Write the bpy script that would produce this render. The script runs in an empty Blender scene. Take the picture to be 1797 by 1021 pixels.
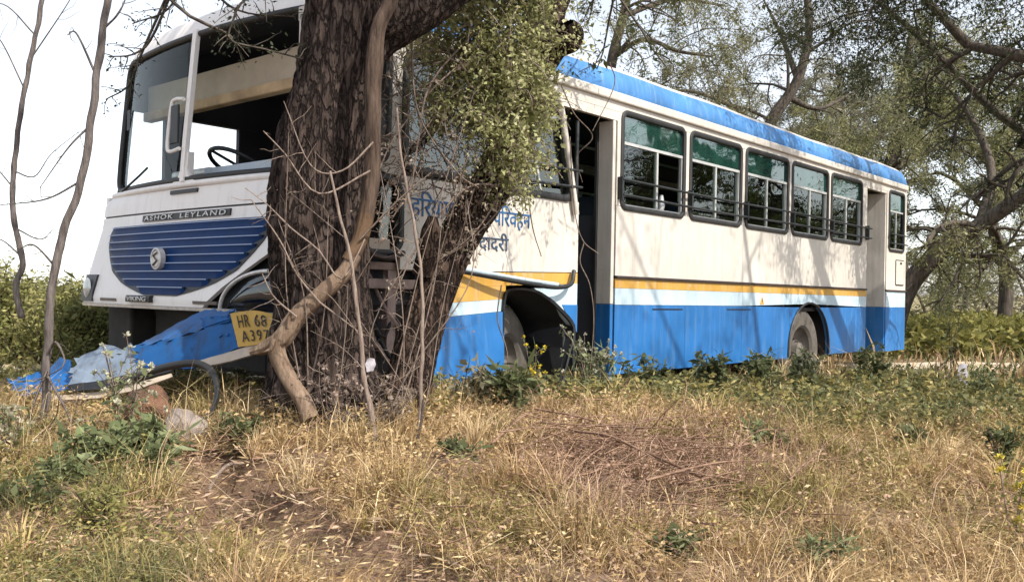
import bpy, bmesh, math, random
import numpy as np
from mathutils import Vector, Matrix, noise

random.seed(7)
rng = np.random.default_rng(11)
S = bpy.context.scene
COL = S.collection

# ------------------------------------------------------------------ camera
F_PX, CX, CY, PITCH = 1580.4, 898.5, 510.5, 0.00423
CAM = np.array((0.0, 0.0, 1.096))
cd = bpy.data.cameras.new('camera'); cam = bpy.data.objects.new('camera', cd); COL.objects.link(cam)
cd.sensor_width = 36.0; cd.lens = 36.0 * F_PX / 1797.0
cd.clip_start = 0.05; cd.clip_end = 3000
cam.location = CAM; cam.rotation_euler = (math.pi / 2 + PITCH, 0, 0)
S.camera = cam

# ------------------------------------------------------------------ light
SUN_H = np.array((0.76, -0.65)); SUN_EL = math.radians(47)
SUN_H = SUN_H / np.linalg.norm(SUN_H)
SUN_DIR = Vector((SUN_H[0] * math.cos(SUN_EL), SUN_H[1] * math.cos(SUN_EL), math.sin(SUN_EL)))
sl = bpy.data.lights.new('sun', 'SUN'); so = bpy.data.objects.new('sun', sl); COL.objects.link(so)
sl.energy = 3.6; sl.angle = math.radians(0.55); sl.color = (1.0, 0.93, 0.82)
so.location = (6, -6, 12); so.rotation_euler = SUN_DIR.to_track_quat('Z', 'Y').to_euler()
W_ = bpy.data.worlds.new('World'); S.world = W_; W_.use_nodes = True
nt = W_.node_tree; bg = nt.nodes['Background']
sk = nt.nodes.new('ShaderNodeTexSky'); sk.sky_type = 'NISHITA'; sk.sun_disc = False
sk.sun_elevation = SUN_EL; sk.sun_rotation = math.atan2(SUN_H[0], SUN_H[1])
sk.dust_density = 1.0; sk.air_density = 1.0; sk.ozone_density = 1.0; sk.altitude = 0
hs = nt.nodes.new('ShaderNodeHueSaturation'); hs.inputs['Saturation'].default_value = 0.36
nt.links.new(sk.outputs[0], hs.inputs['Color']); nt.links.new(hs.outputs[0], bg.inputs[0])
bg.inputs[1].default_value = 0.15
S.view_settings.view_transform = 'Standard'; S.view_settings.look = 'None'
S.view_settings.gamma = 1.0; S.view_settings.use_curve_mapping = False
S.view_settings.exposure = 0.88
S.render.engine = 'CYCLES'
S.cycles.max_bounces = 8; S.cycles.transparent_max_bounces = 16
S.cycles.sample_clamp_indirect = 6.0

# ------------------------------------------------------------------ helpers
def at(u, v, d):
    """a pixel of the photograph and a distance ahead of the camera -> a place in the world"""
    a = (CY - v) / F_PX; c, s = math.cos(PITCH), math.sin(PITCH)
    return CAM + d * np.array(((u - CX) / F_PX, c - a * s, s + a * c))

def tag(o, label=None, cat=None, group=None, kind=None):
    if label: o['label'] = label
    if cat: o['category'] = cat
    if group: o['group'] = group
    if kind: o['kind'] = kind
    return o

def empty(name, loc=(0, 0, 0)):
    o = bpy.data.objects.new(name, None); COL.objects.link(o); o.location = loc
    o.empty_display_size = 0.1
    return o

def frame_of(t):
    t = np.asarray(t, float); t = t / (np.linalg.norm(t) + 1e-9)
    a = np.array((0, 0, 1.0)) if abs(t[2]) < 0.9 else np.array((1.0, 0, 0))
    n = np.cross(t, a); n /= np.linalg.norm(n) + 1e-9
    return t, n, np.cross(t, n)

class MB:
    def __init__(s): s.v = []; s.f = []; s.m = []
    def add(s, vs, fs, m=0):
        o = len(s.v); s.v.extend([tuple(map(float, p)) for p in vs])
        for f in fs: s.f.append(tuple(i + o for i in f)); s.m.append(m)
        return s
    def box(s, x0, x1, y0, y1, z0, z1, m=0):
        vs = [(x, y, z) for x in (x0, x1) for y in (y0, y1) for z in (z0, z1)]
        return s.add(vs, [(0, 1, 3, 2), (4, 6, 7, 5), (0, 4, 5, 1), (2, 3, 7, 6), (0, 2, 6, 4), (1, 5, 7, 3)], m)
    def prism(s, poly, y0, y1, m=0):            # polygon in x,z pushed along y
        n = len(poly)
        vs = [(x, y0, z) for x, z in poly] + [(x, y1, z) for x, z in poly]
        fs = [tuple(range(n)), tuple(range(2 * n - 1, n - 1, -1))]
        fs += [(i, i + n, (i + 1) % n + n, (i + 1) % n) for i in range(n)]
        return s.add(vs, fs, m)
    def tube(s, pts, r, n=8, m=0, cap=True):
        pts = [np.asarray(p, float) for p in pts]; k = len(pts)
        rr = r if hasattr(r, '__len__') else [r] * k
        vs = []; pn = None
        for i in range(k):
            t = pts[min(i + 1, k - 1)] - pts[max(i - 1, 0)]
            t, nn, b = frame_of(t)
            if pn is not None:
                nn = pn - t * np.dot(pn, t); nn /= np.linalg.norm(nn) + 1e-9; b = np.cross(t, nn)
            pn = nn
            for j in range(n):
                a = 2 * math.pi * j / n
                vs.append(pts[i] + rr[i] * (math.cos(a) * nn + math.sin(a) * b))
        fs = [(i * n + j, i * n + (j + 1) % n, (i + 1) * n + (j + 1) % n, (i + 1) * n + j) for i in range(k - 1) for j in range(n)]
        if cap: fs += [tuple(range(n - 1, -1, -1)), tuple(range((k - 1) * n, k * n))]
        return s.add(vs, fs, m)
    def grid(s, P, m=0, thick=None):
        """P[i][j] points; thick: vector or callable giving the back side"""
        a, b = len(P), len(P[0])
        vs = [p for row in P for p in row]
        fs = [(i * b + j, (i + 1) * b + j, (i + 1) * b + j + 1, i * b + j + 1) for i in range(a - 1) for j in range(b - 1)]
        if thick is not None:
            n = a * b; t = np.asarray(thick, float)
            vs = vs + [np.asarray(p, float) + t for p in vs]
            fs += [tuple(n + q for q in f[::-1]) for f in list(fs)]
            for i in range(a - 1):
                fs += [(i * b, n + i * b, n + (i + 1) * b, (i + 1) * b), (i * b + b - 1, (i + 1) * b + b - 1, n + (i + 1) * b + b - 1, n + i * b + b - 1)]
            for j in range(b - 1):
                fs += [(j, j + 1, n + j + 1, n + j), ((a - 1) * b + j, n + (a - 1) * b + j, n + (a - 1) * b + j + 1, (a - 1) * b + j + 1)]
        return s.add(vs, fs, m)
    def build(s, name, mats, parent=None, smooth=None, bevel=0, seg=2, fn=None):
        v = s.v if fn is None else [fn(*p) for p in s.v]
        me = bpy.data.meshes.new(name); me.from_pydata(v, [], s.f)
        mats = mats if isinstance(mats, (list, tuple)) else [mats]
        for q in mats: me.materials.append(q)
        if len(mats) > 1: me.polygons.foreach_set('material_index', s.m)
        bm = bmesh.new(); bm.from_mesh(me); bmesh.ops.recalc_face_normals(bm, faces=bm.faces); bm.to_mesh(me); bm.free()
        if smooth is not None:
            me.polygons.foreach_set('use_smooth', [True] * len(me.polygons))
            if smooth < 180: me.set_sharp_from_angle(angle=math.radians(smooth))
        me.update()
        o = bpy.data.objects.new(name, me); COL.objects.link(o); o.parent = parent
        if bevel:
            b = o.modifiers.new('bevel', 'BEVEL'); b.width = bevel; b.segments = seg; b.limit_method = 'ANGLE'
        return o

def np_mesh(name, V, Fc, mat, parent=None, col=None, nper=4, smooth=False):
    """fast mesh: V (n,3), Fc (m,nper)"""
    me = bpy.data.meshes.new(name); n = len(V); m = len(Fc)
    me.vertices.add(n); me.vertices.foreach_set('co', np.ascontiguousarray(V, np.float32).ravel())
    me.loops.add(m * nper); me.loops.foreach_set('vertex_index', np.ascontiguousarray(Fc, np.int32).ravel())
    me.polygons.add(m); me.polygons.foreach_set('loop_start', np.arange(0, m * nper, nper, dtype=np.int32))
    me.polygons.foreach_set('loop_total', np.full(m, nper, np.int32))
    if smooth: me.polygons.foreach_set('use_smooth', np.ones(m, bool))
    me.update(calc_edges=True)
    if col is not None:
        ca = me.color_attributes.new('tone', 'FLOAT_COLOR', 'POINT')
        c4 = np.ones((n, 4), np.float32); c4[:, :3] = col
        ca.data.foreach_set('color', c4.ravel())
    me.materials.append(mat)
    o = bpy.data.objects.new(name, me); COL.objects.link(o); o.parent = parent
    return o

def unit(a): return a / (np.linalg.norm(a, axis=-1, keepdims=True) + 1e-9)

def leaf_mesh(name, pos, dirs, L, Wd, col, mat, parent=None):
    n = len(pos); dirs = unit(dirs); r = unit(rng.normal(size=(n, 3)))
    side = unit(np.cross(dirs, r)); up = np.cross(side, dirs)
    L = np.broadcast_to(L, (n,))[:, None]; Wd = np.broadcast_to(Wd, (n,))[:, None]
    V = np.empty((n, 4, 3)); V[:, 0] = pos
    V[:, 1] = pos + dirs * L * .45 + side * Wd * .5 + up * Wd * .18
    V[:, 2] = pos + dirs * L
    V[:, 3] = pos + dirs * L * .45 - side * Wd * .5 + up * Wd * .18
    Fc = np.arange(n * 4).reshape(n, 4)
    return np_mesh(name, V.reshape(-1, 3), Fc, mat, parent, np.repeat(col, 4, 0))

def blade_mesh(name, base, lean, h, w, col, mat, parent=None, kink=0.5):
    """grass blades: two crossing spans each, tris"""
    n = len(base); h = h[:, None]; w = np.broadcast_to(w, (n,))[:, None]
    up = np.array((0, 0, 1.0)); ang = rng.uniform(0, 2 * np.pi, n)
    side = np.stack((np.cos(ang), np.sin(ang), np.zeros(n)), 1)
    j = rng.normal(size=(n, 3)) * kink; j[:, 2] *= .35
    mid = base + (up * .6 + lean * .32 + j * .16) * h
    tip = base + (up * (1.0 - .35 * np.linalg.norm(lean, axis=1, keepdims=True)) + lean + j * .45) * h
    V = np.empty((n, 5, 3))
    V[:, 0] = base - side * w * .5; V[:, 1] = base + side * w * .5
    V[:, 2] = mid - side * w * .42; V[:, 3] = mid + side * w * .42; V[:, 4] = tip
    i = np.arange(n)[:, None] * 5
    Fc = np.concatenate((i + np.array((0, 1, 3)), i + np.array((0, 3, 2)), i + np.array((2, 3, 4))), 1).reshape(-1, 3)
    return np_mesh(name, V.reshape(-1, 3), Fc, mat, parent, np.repeat(col, 5, 0), 3)

def spline(pts, n):
    """Catmull-Rom through rows of pts"""
    P = np.asarray(pts, float); k = len(P)
    if k == 2: return P[0] + (P[1] - P[0]) * np.linspace(0, 1, n)[:, None]
    Q = np.vstack((2 * P[0] - P[1], P, 2 * P[-1] - P[-2]))
    T = np.linspace(0, k - 1 - 1e-6, n); out = []
    for t in T:
        i = int(t); f = t - i; a, b, c, d = Q[i], Q[i + 1], Q[i + 2], Q[i + 3]
        out.append(.5 * (2 * b + (c - a) * f + (2 * a - 5 * b + 4 * c - d) * f * f + (3 * b - a - 3 * c + d) * f ** 3))
    return np.array(out)

# ------------------------------------------------------------------ materials
def nodes(name):
    m = bpy.data.materials.new(name); m.use_nodes = True; t = m.node_tree
    return m, t, t.nodes['Principled BSDF'], t.nodes['Material Output']
def N(t, typ, **kw):
    n = t.nodes.new(typ)
    for k, v in kw.items(): setattr(n, k, v)
    return n
def coords(t, scale=(1, 1, 1)):
    c = N(t, 'ShaderNodeTexCoord'); mp = N(t, 'ShaderNodeMapping'); mp.inputs['Scale'].default_value = scale
    t.links.new(c.outputs['Object'], mp.inputs['Vector']); return mp.outputs[0]
def tex(t, vec, scale, detail=5, rough=.6):
    n = N(t, 'ShaderNodeTexNoise'); n.inputs['Scale'].default_value = scale; n.inputs['Detail'].default_value = detail
    n.inputs['Roughness'].default_value = rough; t.links.new(vec, n.inputs['Vector']); return n.outputs['Fac']
def ramp(t, fac, a, b, ca=(0, 0, 0, 1), cb=(1, 1, 1, 1)):
    r = N(t, 'ShaderNodeValToRGB'); r.color_ramp.elements[0].position = a; r.color_ramp.elements[1].position = b
    r.color_ramp.elements[0].color = ca; r.color_ramp.elements[1].color = cb
    t.links.new(fac, r.inputs[0]); return r.outputs[0]
def mix(t, fac, a, b, mode='MIX'):
    n = N(t, 'ShaderNodeMix', data_type='RGBA', blend_type=mode)
    if hasattr(fac, 'links'): t.links.new(fac, n.inputs[0])
    else: n.inputs[0].default_value = fac
    for sck, x in ((n.inputs[6], a), (n.inputs[7], b)):
        if hasattr(x, 'links'): t.links.new(x, sck)
        else: sck.default_value = (*x, 1) if len(x) == 3 else x
    return n.outputs[2]
def bump(t, b, h, strength, dist=.01):
    n = N(t, 'ShaderNodeBump'); n.inputs['Strength'].default_value = strength; n.inputs['Distance'].default_value = dist
    t.links.new(h, n.inputs['Height']); t.links.new(n.outputs[0], b.inputs['Normal'])
def plain(name, c, rough=.6, metal=0, var=.35, scale=8, bmp=.15, dist=.004):
    m, t, b, o = nodes(name); v = coords(t); f = tex(t, v, scale, 6)
    d = tuple(x * (1 - var) for x in c); l = tuple(min(1, x * (1 + var * .6)) for x in c)
    t.links.new(ramp(t, f, .3, .7, (*d, 1), (*l, 1)), b.inputs['Base Color'])
    b.inputs['Roughness'].default_value = rough; b.inputs['Metallic'].default_value = metal
    if bmp: bump(t, b, tex(t, v, scale * 4, 4), bmp, dist)
    return m
def paint(name, c, dirt=(.26, .21, .15), amount=.5, rough=.42, chips=None, fade=.18, spec=.5):
    """weathered bus paint: faded patches, run-down grime streaks, scuffs, soft dents"""
    m, t, b, o = nodes(name); v = coords(t)
    big = tex(t, v, 1.3, 6, .65); fine = tex(t, v, 22, 5, .7)
    streak = tex(t, coords(t, (9, 9, .7)), 1.6, 6, .7)
    lite = tuple(min(.9, x * (1 + 1.6 * fade) + .004) for x in c); deep = tuple(x * (1 - fade) for x in c)
    col = ramp(t, big, .32, .7, (*deep, 1), (*lite, 1))
    g = N(t, 'ShaderNodeMath', operation='MULTIPLY'); t.links.new(ramp(t, streak, .5, .78), g.inputs[0]); g.inputs[1].default_value = amount
    col = mix(t, g.outputs[0], col, dirt)
    g2 = N(t, 'ShaderNodeMath', operation='MULTIPLY'); t.links.new(ramp(t, fine, .6, .72), g2.inputs[0]); g2.inputs[1].default_value = amount * .45
    col = mix(t, g2.outputs[0], col, tuple(x * .6 for x in dirt))
    if chips:
        ch = tex(t, coords(t, (1, 1, 2.2)), 7, 8, .75)
        col = mix(t, ramp(t, ch, .62, .66), col, chips)
    t.links.new(col, b.inputs['Base Color'])
    t.links.new(ramp(t, big, .3, .75, (rough - .1,) * 3 + (1,), (rough + .25,) * 3 + (1,)), b.inputs['Roughness'])
    bump(t, b, tex(t, v, 2.6, 2, .4), .35, .03); b.inputs['Specular IOR Level'].default_value = spec
    return m
def glass(name, tint, refl_rough=.02, opac=0.0, body=(.02, .1, .08), ior=1.9):
    m, t, b, o = nodes(name); t.nodes.remove(b)
    tr = N(t, 'ShaderNodeBsdfTransparent'); tr.inputs[0].default_value = (*tint, 1)
    gl = N(t, 'ShaderNodeBsdfGlossy'); gl.inputs[0].default_value = (.95, 1, .98, 1); gl.inputs['Roughness'].default_value = refl_rough
    fr = N(t, 'ShaderNodeFresnel'); fr.inputs['IOR'].default_value = ior
    cur = tr.outputs[0]
    if opac:
        df = N(t, 'ShaderNodeBsdfDiffuse'); df.inputs[0].default_value = (*body, 1)
        mx = N(t, 'ShaderNodeMixShader'); v = coords(t)
        t.links.new(ramp(t, tex(t, v, 5, 4), .3, .75, (opac - .15,) * 3 + (1,), (min(1, opac + .12),) * 3 + (1,)), mx.inputs[0])
        t.links.new(cur, mx.inputs[1]); t.links.new(df.outputs[0], mx.inputs[2]); cur = mx.outputs[0]
    v = coords(t); bn = N(t, 'ShaderNodeBump'); bn.inputs['Strength'].default_value = .12; bn.inputs['Distance'].default_value = .02
    t.links.new(tex(t, v, 2.5, 2), bn.inputs['Height'])
    t.links.new(bn.outputs[0], gl.inputs['Normal']); t.links.new(bn.outputs[0], fr.inputs['Normal'])
    mx = N(t, 'ShaderNodeMixShader'); t.links.new(fr.outputs[0], mx.inputs[0]); t.links.new(cur, mx.inputs[1]); t.links.new(gl.outputs[0], mx.inputs[2])
    t.links.new(mx.outputs[0], o.inputs[0]); return m
def leafy(name, trans=.35, rough=.6):
    m, t, b, o = nodes(name)
    a = N(t, 'ShaderNodeVertexColor', layer_name='tone')
    t.links.new(a.outputs[0], b.inputs['Base Color']); b.inputs['Roughness'].default_value = rough
    b.inputs['Specular IOR Level'].default_value = .25
    tl = N(t, 'ShaderNodeBsdfTranslucent'); t.links.new(a.outputs[0], tl.inputs[0])
    mx = N(t, 'ShaderNodeMixShader'); mx.inputs[0].default_value = trans
    t.links.new(b.outputs[0], mx.inputs[1]); t.links.new(tl.outputs[0], mx.inputs[2]); t.links.new(mx.outputs[0], o.inputs[0])
    return m
def bark(name, dark, light, scale=1.0, patch=None, cracks=True):
    m, t, b, o = nodes(name); v = coords(t, (14 * scale, 14 * scale, 2.2 * scale))
    f = tex(t, v, 1.6, 10, .72); g = tex(t, coords(t), 3.2, 5)
    col = ramp(t, f, .36, .68, (*dark, 1), (*light, 1))
    if not cracks:
        if patch: col = mix(t, ramp(t, g, .52, .62), col, patch)
        t.links.new(col, b.inputs['Base Color']); b.inputs['Roughness'].default_value = .9; b.inputs['Specular IOR Level'].default_value = .15
        bump(t, b, f, .9, .012); return m
    cv = coords(t, (10 * scale, 10 * scale, 2.8 * scale)); dn = N(t, 'ShaderNodeTexNoise'); dn.inputs['Scale'].default_value = 1.2; dn.inputs['Detail'].default_value = 8
    t.links.new(cv, dn.inputs['Vector']); wa = N(t, 'ShaderNodeVectorMath', operation='MULTIPLY_ADD'); t.links.new(dn.outputs['Color'], wa.inputs[0])
    wa.inputs[1].default_value = (2.4, 2.4, 2.4); t.links.new(cv, wa.inputs[2])
    vo = N(t, 'ShaderNodeTexVoronoi', feature='DISTANCE_TO_EDGE'); vo.inputs['Scale'].default_value = 1.5; t.links.new(wa.outputs[0], vo.inputs['Vector'])
    crack = ramp(t, vo.outputs['Distance'], .0, .16)
    col = mix(t, crack, tuple(x * .55 for x in dark), col)
    hm = N(t, 'ShaderNodeMath', operation='MULTIPLY_ADD'); t.links.new(crack, hm.inputs[0]); hm.inputs[1].default_value = .8; t.links.new(f, hm.inputs[2])
    if patch: col = mix(t, ramp(t, g, .52, .62), col, patch)
    t.links.new(col, b.inputs['Base Color']); b.inputs['Roughness'].default_value = .9
    b.inputs['Specular IOR Level'].default_value = .15
    bump(t, b, hm.outputs[0], 1.0, .022); return m

M = {}
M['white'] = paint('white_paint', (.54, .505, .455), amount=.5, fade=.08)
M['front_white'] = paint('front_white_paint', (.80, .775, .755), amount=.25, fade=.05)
M['blue'] = paint('blue_paint', (.010, .115, .335), dirt=(.17, .25, .34), amount=.45, fade=.2)
M['roof_blue'] = paint('faded_roof_blue', (.05, .185, .44), dirt=(.25, .38, .53), amount=.75, fade=.25)
M['pale'] = paint('pale_blue_paint', (.42, .53, .60), amount=.5)
M['yellow'] = paint('yellow_stripe_paint', (.50, .28, .05), dirt=(.50, .38, .28), amount=.95, chips=(.52, .43, .37))
M['trim'] = plain('brown_trim_rubber', (.035, .022, .02), .6)
M['rubber'] = plain('black_rubber', (.02, .02, .021), .55)
M['alu'] = plain('window_aluminium', (.52, .53, .52), .45, .35, .15)
M['black'] = plain('black_paint', (.014, .015, .018), .5)
M['rod'] = plain('dark_iron_rod', (.035, .04, .042), .5, .4)
M['glass'] = glass('clear_window_glass', (.60, .70, .62), ior=2.0)
M['film'] = glass('green_film_glass', (.22, .52, .43), .03, .34, (.03, .13, .10), 2.5)
M['far_film'] = glass('far_green_film', (.45, .75, .62))
M['screen'] = glass('windscreen_glass', (.85, .9, .9), ior=1.2)
M['lamp_dark'] = glass('dark_lamp_glass', (.3, .33, .4), .05, .6, (.01, .015, .03), 1.6)
M['inner'] = plain('interior_grey_laminate', (.045, .048, .06), .7, 0, .2, 3)
M['ceiling'] = plain('cream_lining', (.40, .34, .25), .7, 0, .25, 3)
M['rustboard'] = plain('rusty_cream_board', (.42, .30, .17), .75, 0, .45, 5)
M['seat'] = plain('seat_vinyl', (.03, .045, .085), .55, 0, .3, 6)
M['tyre'] = plain('dusty_tyre', (.105, .092, .078), .9, 0, .35, 14, .4)
M['rim'] = plain('dusty_rim', (.16, .14, .12), .7, .2, .4, 8)
M['well'] = plain('wheel_well', (.03, .025, .023), .85, 0, .4, 5)
M['chassis'] = plain('muddy_chassis', (.03, .026, .024), .8, .1, .5, 7)
M['mudmetal'] = plain('dusty_pink_frame_steel', (.26, .19, .17), .75, .1, .4, 9)
M['bumper_blue'] = paint('scuffed_bumper_blue', (.010, .088, .27), dirt=(.035, .04, .05), amount=1.0, chips=(.08, .11, .16), spec=.25)
M['grille'] = paint('grille_blue', (.002, .034, .135), dirt=(.012, .05, .10), amount=.3, spec=.12)
M['grille_highlight'] = paint('grille_highlight_paint', (.24, .33, .56), amount=.3)  # pale colour paints in the skylight caught by the slat ledges
M['silver'] = plain('worn_silver', (.62, .61, .60), .4, .4, .25, 30)
M['lens'] = plain('headlamp_glass', (.50, .52, .52), .15, .3, .2, 20)
M['cowl'] = paint('dusty_cowl', (.36, .43, .50), amount=.5)
M['letter_blue'] = plain('sign_paint_blue', (.02, .11, .29), .6, 0, .35, 30, 0)
M['letter_dark'] = plain('sign_paint_slate', (.035, .07, .13), .6, 0, .35, 30, 0)
M['plate'] = plain('plate_yellow', (.55, .34, .07), .5, 0, .25, 6)
M['plate_ink'] = plain('plate_black', (.012, .01, .01), .5, 0, .1, 20, 0)
M['crumple'] = paint('scraped_bumper_metal', (.15, .19, .25), dirt=(.06, .06, .06), amount=.8, chips=(.05, .06, .08))
M['lip'] = paint('pale_bumper_lip', (.42, .35, .28), amount=.6)
M['bark'] = bark('dark_furrowed_bark', (.024, .016, .014), (.118, .088, .075), 1.45)
M['bark_lean'] = bark('grey_flaky_bark', (.022, .014, .012), (.13, .088, .066), 1.3)
M['bark_grey'] = bark('grey_twig_bark', (.07, .058, .055), (.22, .19, .175), 2, cracks=False)
M['bark_dark'] = bark('dark_limb_bark', (.038, .032, .027), (.15, .125, .102), 1, cracks=False)  # lightened to stand in for haze over the background limbs
M['bark_bare'] = bark('stripped_branch_bark', (.10, .065, .045), (.34, .25, .18), 1.6, (.20, .14, .10), cracks=False)
M['bark_liana'] = bark('brown_branch_bark', (.035, .024, .019), (.13, .092, .07), 1.8, (.135, .085, .052), cracks=False)
M['twig'] = bark('dry_twig', (.13, .095, .08), (.34, .27, .22), 3, cracks=False)
M['twig_dark'] = bark('dark_twig', (.03, .022, .02), (.10, .075, .06), 3, cracks=False)
M['bark_heap'] = bark('pinkish_dry_twig', (.16, .088, .062), (.44, .29, .20), 3, cracks=False)
M['leaf'] = leafy('leaf'); M['dryleaf'] = leafy('dry_blade', .25, .8)
M['stone_brown'] = plain('rusty_stone', (.15, .075, .045), .9, 0, .6, 9, .9, .03)
M['stone_grey'] = plain('pale_stone', (.24, .20, .18), .9, 0, .5, 6, .6, .02)
M['plastic'] = plain('thin_white_plastic', (.34, .32, .35), .5, 0, .4, 6, .2)
# ------------------------------------------------------------------ the lie of the land
GC = np.array([(-.9, 2.6, .27), (0, 2.6, .25), (1.2, 2.6, .2), (-2.2, 3.4, .36), (-1.9, 4.2, .46), (-1.0, 4.5, .50), (-.55, 4.7, .50), (0, 5.2, .43), (.3, 4.2, .36),
      (.9, 6.4, .33), (1.6, 7.3, .26), (2.5, 8.3, .20), (3.6, 9.6, .12), (5.6, 12.3, .06), (-2.5, 5.2, .44), (-3.6, 6, .42), (-3.5, 8, .40), (-6, 12, .36),
      (3, 5, .22), (3, 3, .17), (7, 8, .12), (10, 15, .08), (0, 9, .28), (-2, 7, .42), (3, 13, .15), (-3, 20, .25), (12, 24, .05), (0, 0, .2), (0, 30, .15), (-14, 22, .25), (24, 26, .05)])
def ground_np(x, y):
    x = np.asarray(x, float); y = np.asarray(y, float); sh = x.shape; x = x.ravel(); y = y.ravel()
    num = np.full(len(x), .1 * .002); den = np.full(len(x), .002)
    for gx, gy, gz in GC:
        sg = .55 + .09 * math.hypot(gx, gy)
        w = np.exp(-((x - gx) ** 2 + (y - gy) ** 2) / (2 * sg * sg)); num += w * gz; den += w
    return (num / den).reshape(sh)
def gz(x, y): return float(ground_np(np.array([x]), np.array([y]))[0])
# the bare rut that runs from under the wreck towards the camera
RUT = np.array([at(360, 815, 3.75)[:2], at(430, 880, 3.2)[:2], at(540, 930, 2.9)[:2], at(660, 1000, 2.6)[:2], at(760, 1060, 2.4)[:2]])
def rut_dist(x, y):
    d = np.full(np.shape(x), 9.0)
    for a, b in zip(RUT[:-1], RUT[1:]):
        ab = b - a; t = np.clip(((x - a[0]) * ab[0] + (y - a[1]) * ab[1]) / (ab @ ab), 0, 1)
        d = np.minimum(d, np.hypot(x - a[0] - t * ab[0], y - a[1] - t * ab[1]))
    return d
def geo(a, b, far, step, g=1.22):
    c = list(np.arange(a, b, step)); lo = [a]; s = step
    while lo[-1] > -far: s *= g; lo.append(lo[-1] - s)
    hi = [c[-1]]; s = step
    while hi[-1] < far: s *= g; hi.append(hi[-1] + s)
    return np.array(lo[:0:-1] + c + hi[1:])
gx_ = geo(-3.2, 4.6, 900, .06); gy_ = geo(2.0, 9.4, 900, .06)
X_, Y_ = np.meshgrid(gx_, gy_, indexing='ij'); Z_ = ground_np(X_, Y_)
Z_ -= .20 * np.exp(-(rut_dist(X_, Y_) / .17) ** 2)
near = (np.abs(X_) < 8) & (Y_ < 14) & (Y_ > 1)
for i, j in zip(*np.nonzero(near)):
    Z_[i, j] += .085 * noise.noise((X_[i, j] * 2.2, Y_[i, j] * 2.2, 0)) + .035 * noise.noise((X_[i, j] * 7, Y_[i, j] * 7, 3))
nx, ny = X_.shape; I_ = np.arange(nx * ny).reshape(nx, ny)
Fq = np.stack((I_[:-1, :-1], I_[1:, :-1], I_[1:, 1:], I_[:-1, 1:]), -1).reshape(-1, 4)
m, t, b, o_ = nodes('dry_earth'); v = coords(t)
c1 = ramp(t, tex(t, v, 2.2, 8, .7), .35, .68, (.12, .068, .046, 1), (.30, .18, .115, 1))
c2 = ramp(t, tex(t, v, 30, 6, .7), .38, .7, (.10, .06, .04, 1), (.42, .29, .18, 1))
c3 = mix(t, .5, c1, c2)
sx = N(t, 'ShaderNodeSeparateXYZ'); t.links.new(v, sx.inputs[0]); mr = N(t, 'ShaderNodeMapRange'); mr.inputs['From Min'].default_value = 10; mr.inputs['From Max'].default_value = 22
t.links.new(sx.outputs['Y'], mr.inputs['Value']); fm = N(t, 'ShaderNodeMath', operation='MULTIPLY'); t.links.new(ramp(t, tex(t, v, .35, 6), .3, .55), fm.inputs[0]); t.links.new(mr.outputs[0], fm.inputs[1])
c3 = mix(t, fm.outputs[0], c3, (.22, .19, .08))
t.links.new(c3, b.inputs['Base Color']); b.inputs['Roughness'].default_value = .95
bump(t, b, tex(t, v, 26, 8, .75), .9, .03)
M['earth'] = m
tag(np_mesh('ground', np.stack((X_, Y_, Z_), -1).reshape(-1, 3), Fq, m, smooth=True), kind='structure')

# the pale sandy track behind the bus
ROADX, ROADY = [-16, -5, -1.5, 1.5, 4.5, 8, 14, 24], [7.9, 8.0, 8.8, 10.3, 11.9, 12.2, 12.6, 13.2]
def road_dist(x, y): return np.abs(y - np.interp(x, ROADX, ROADY))
m, t, b, o_ = nodes('pale_sand'); v = coords(t)
t.links.new(ramp(t, tex(t, v, 1.5, 8, .7), .3, .7, (.40, .31, .22, 1), (.62, .52, .40, 1)), b.inputs['Base Color'])
b.inputs['Roughness'].default_value = .95; bump(t, b, tex(t, v, 14, 6, .7), .5, .03)
P_ = []
for s_ in np.linspace(0, 1, 90):
    xc = -16 + 40 * s_; yc = 8.6 + 5.9 * s_ + 1.6 * math.sin(s_ * 5) * .3
    yc = np.interp(xc, ROADX, ROADY)
    row = []
    for w_ in np.linspace(-1, 1, 15):
        x = xc; y = yc + w_ * (1.0 + .12 * math.sin(xc * 1.7 + w_))
        i = np.clip(np.searchsorted(gx_, x) - 1, 0, nx - 2); j = np.clip(np.searchsorted(gy_, y) - 1, 0, ny - 2)
        row.append((x, y, max(Z_[i, j], Z_[i + 1, j], Z_[i, j + 1], Z_[i + 1, j + 1]) + .012 - .03 * (abs(w_) > .97)))
    P_.append(row)
tag(MB().grid(P_).build('dirt_road', m, smooth=180), kind='structure')

# ------------------------------------------------------------------ the bus
XF, XR, WB = -3.17, 7.29, 2.45
yaw, bp, br = 0.71543, -0.0135, 0.01392
Xa = np.array((math.sin(yaw) * math.cos(bp), math.cos(yaw) * math.cos(bp), math.sin(bp)))
Y0 = np.array((-math.cos(yaw), math.sin(yaw), 0)); Z0 = np.cross(Xa, Y0)
Ya = Y0 * math.cos(br) + Z0 * math.sin(br); Za = np.cross(Xa, Ya)
bus = empty('bus')
tag(bus, 'white and blue passenger bus crashed into the tree trunk', 'bus')
bus.matrix_world = Matrix(((Xa[0], Ya[0], Za[0], .82726), (Xa[1], Ya[1], Za[1], 7.33347), (Xa[2], Ya[2], Za[2], 1.096 - 1.09585), (0, 0, 0, 1)))
def bus_world(x, y, z): return np.array((.82726, 7.33347, .00015)) + Xa * x + Ya * y + Za * z

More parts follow.
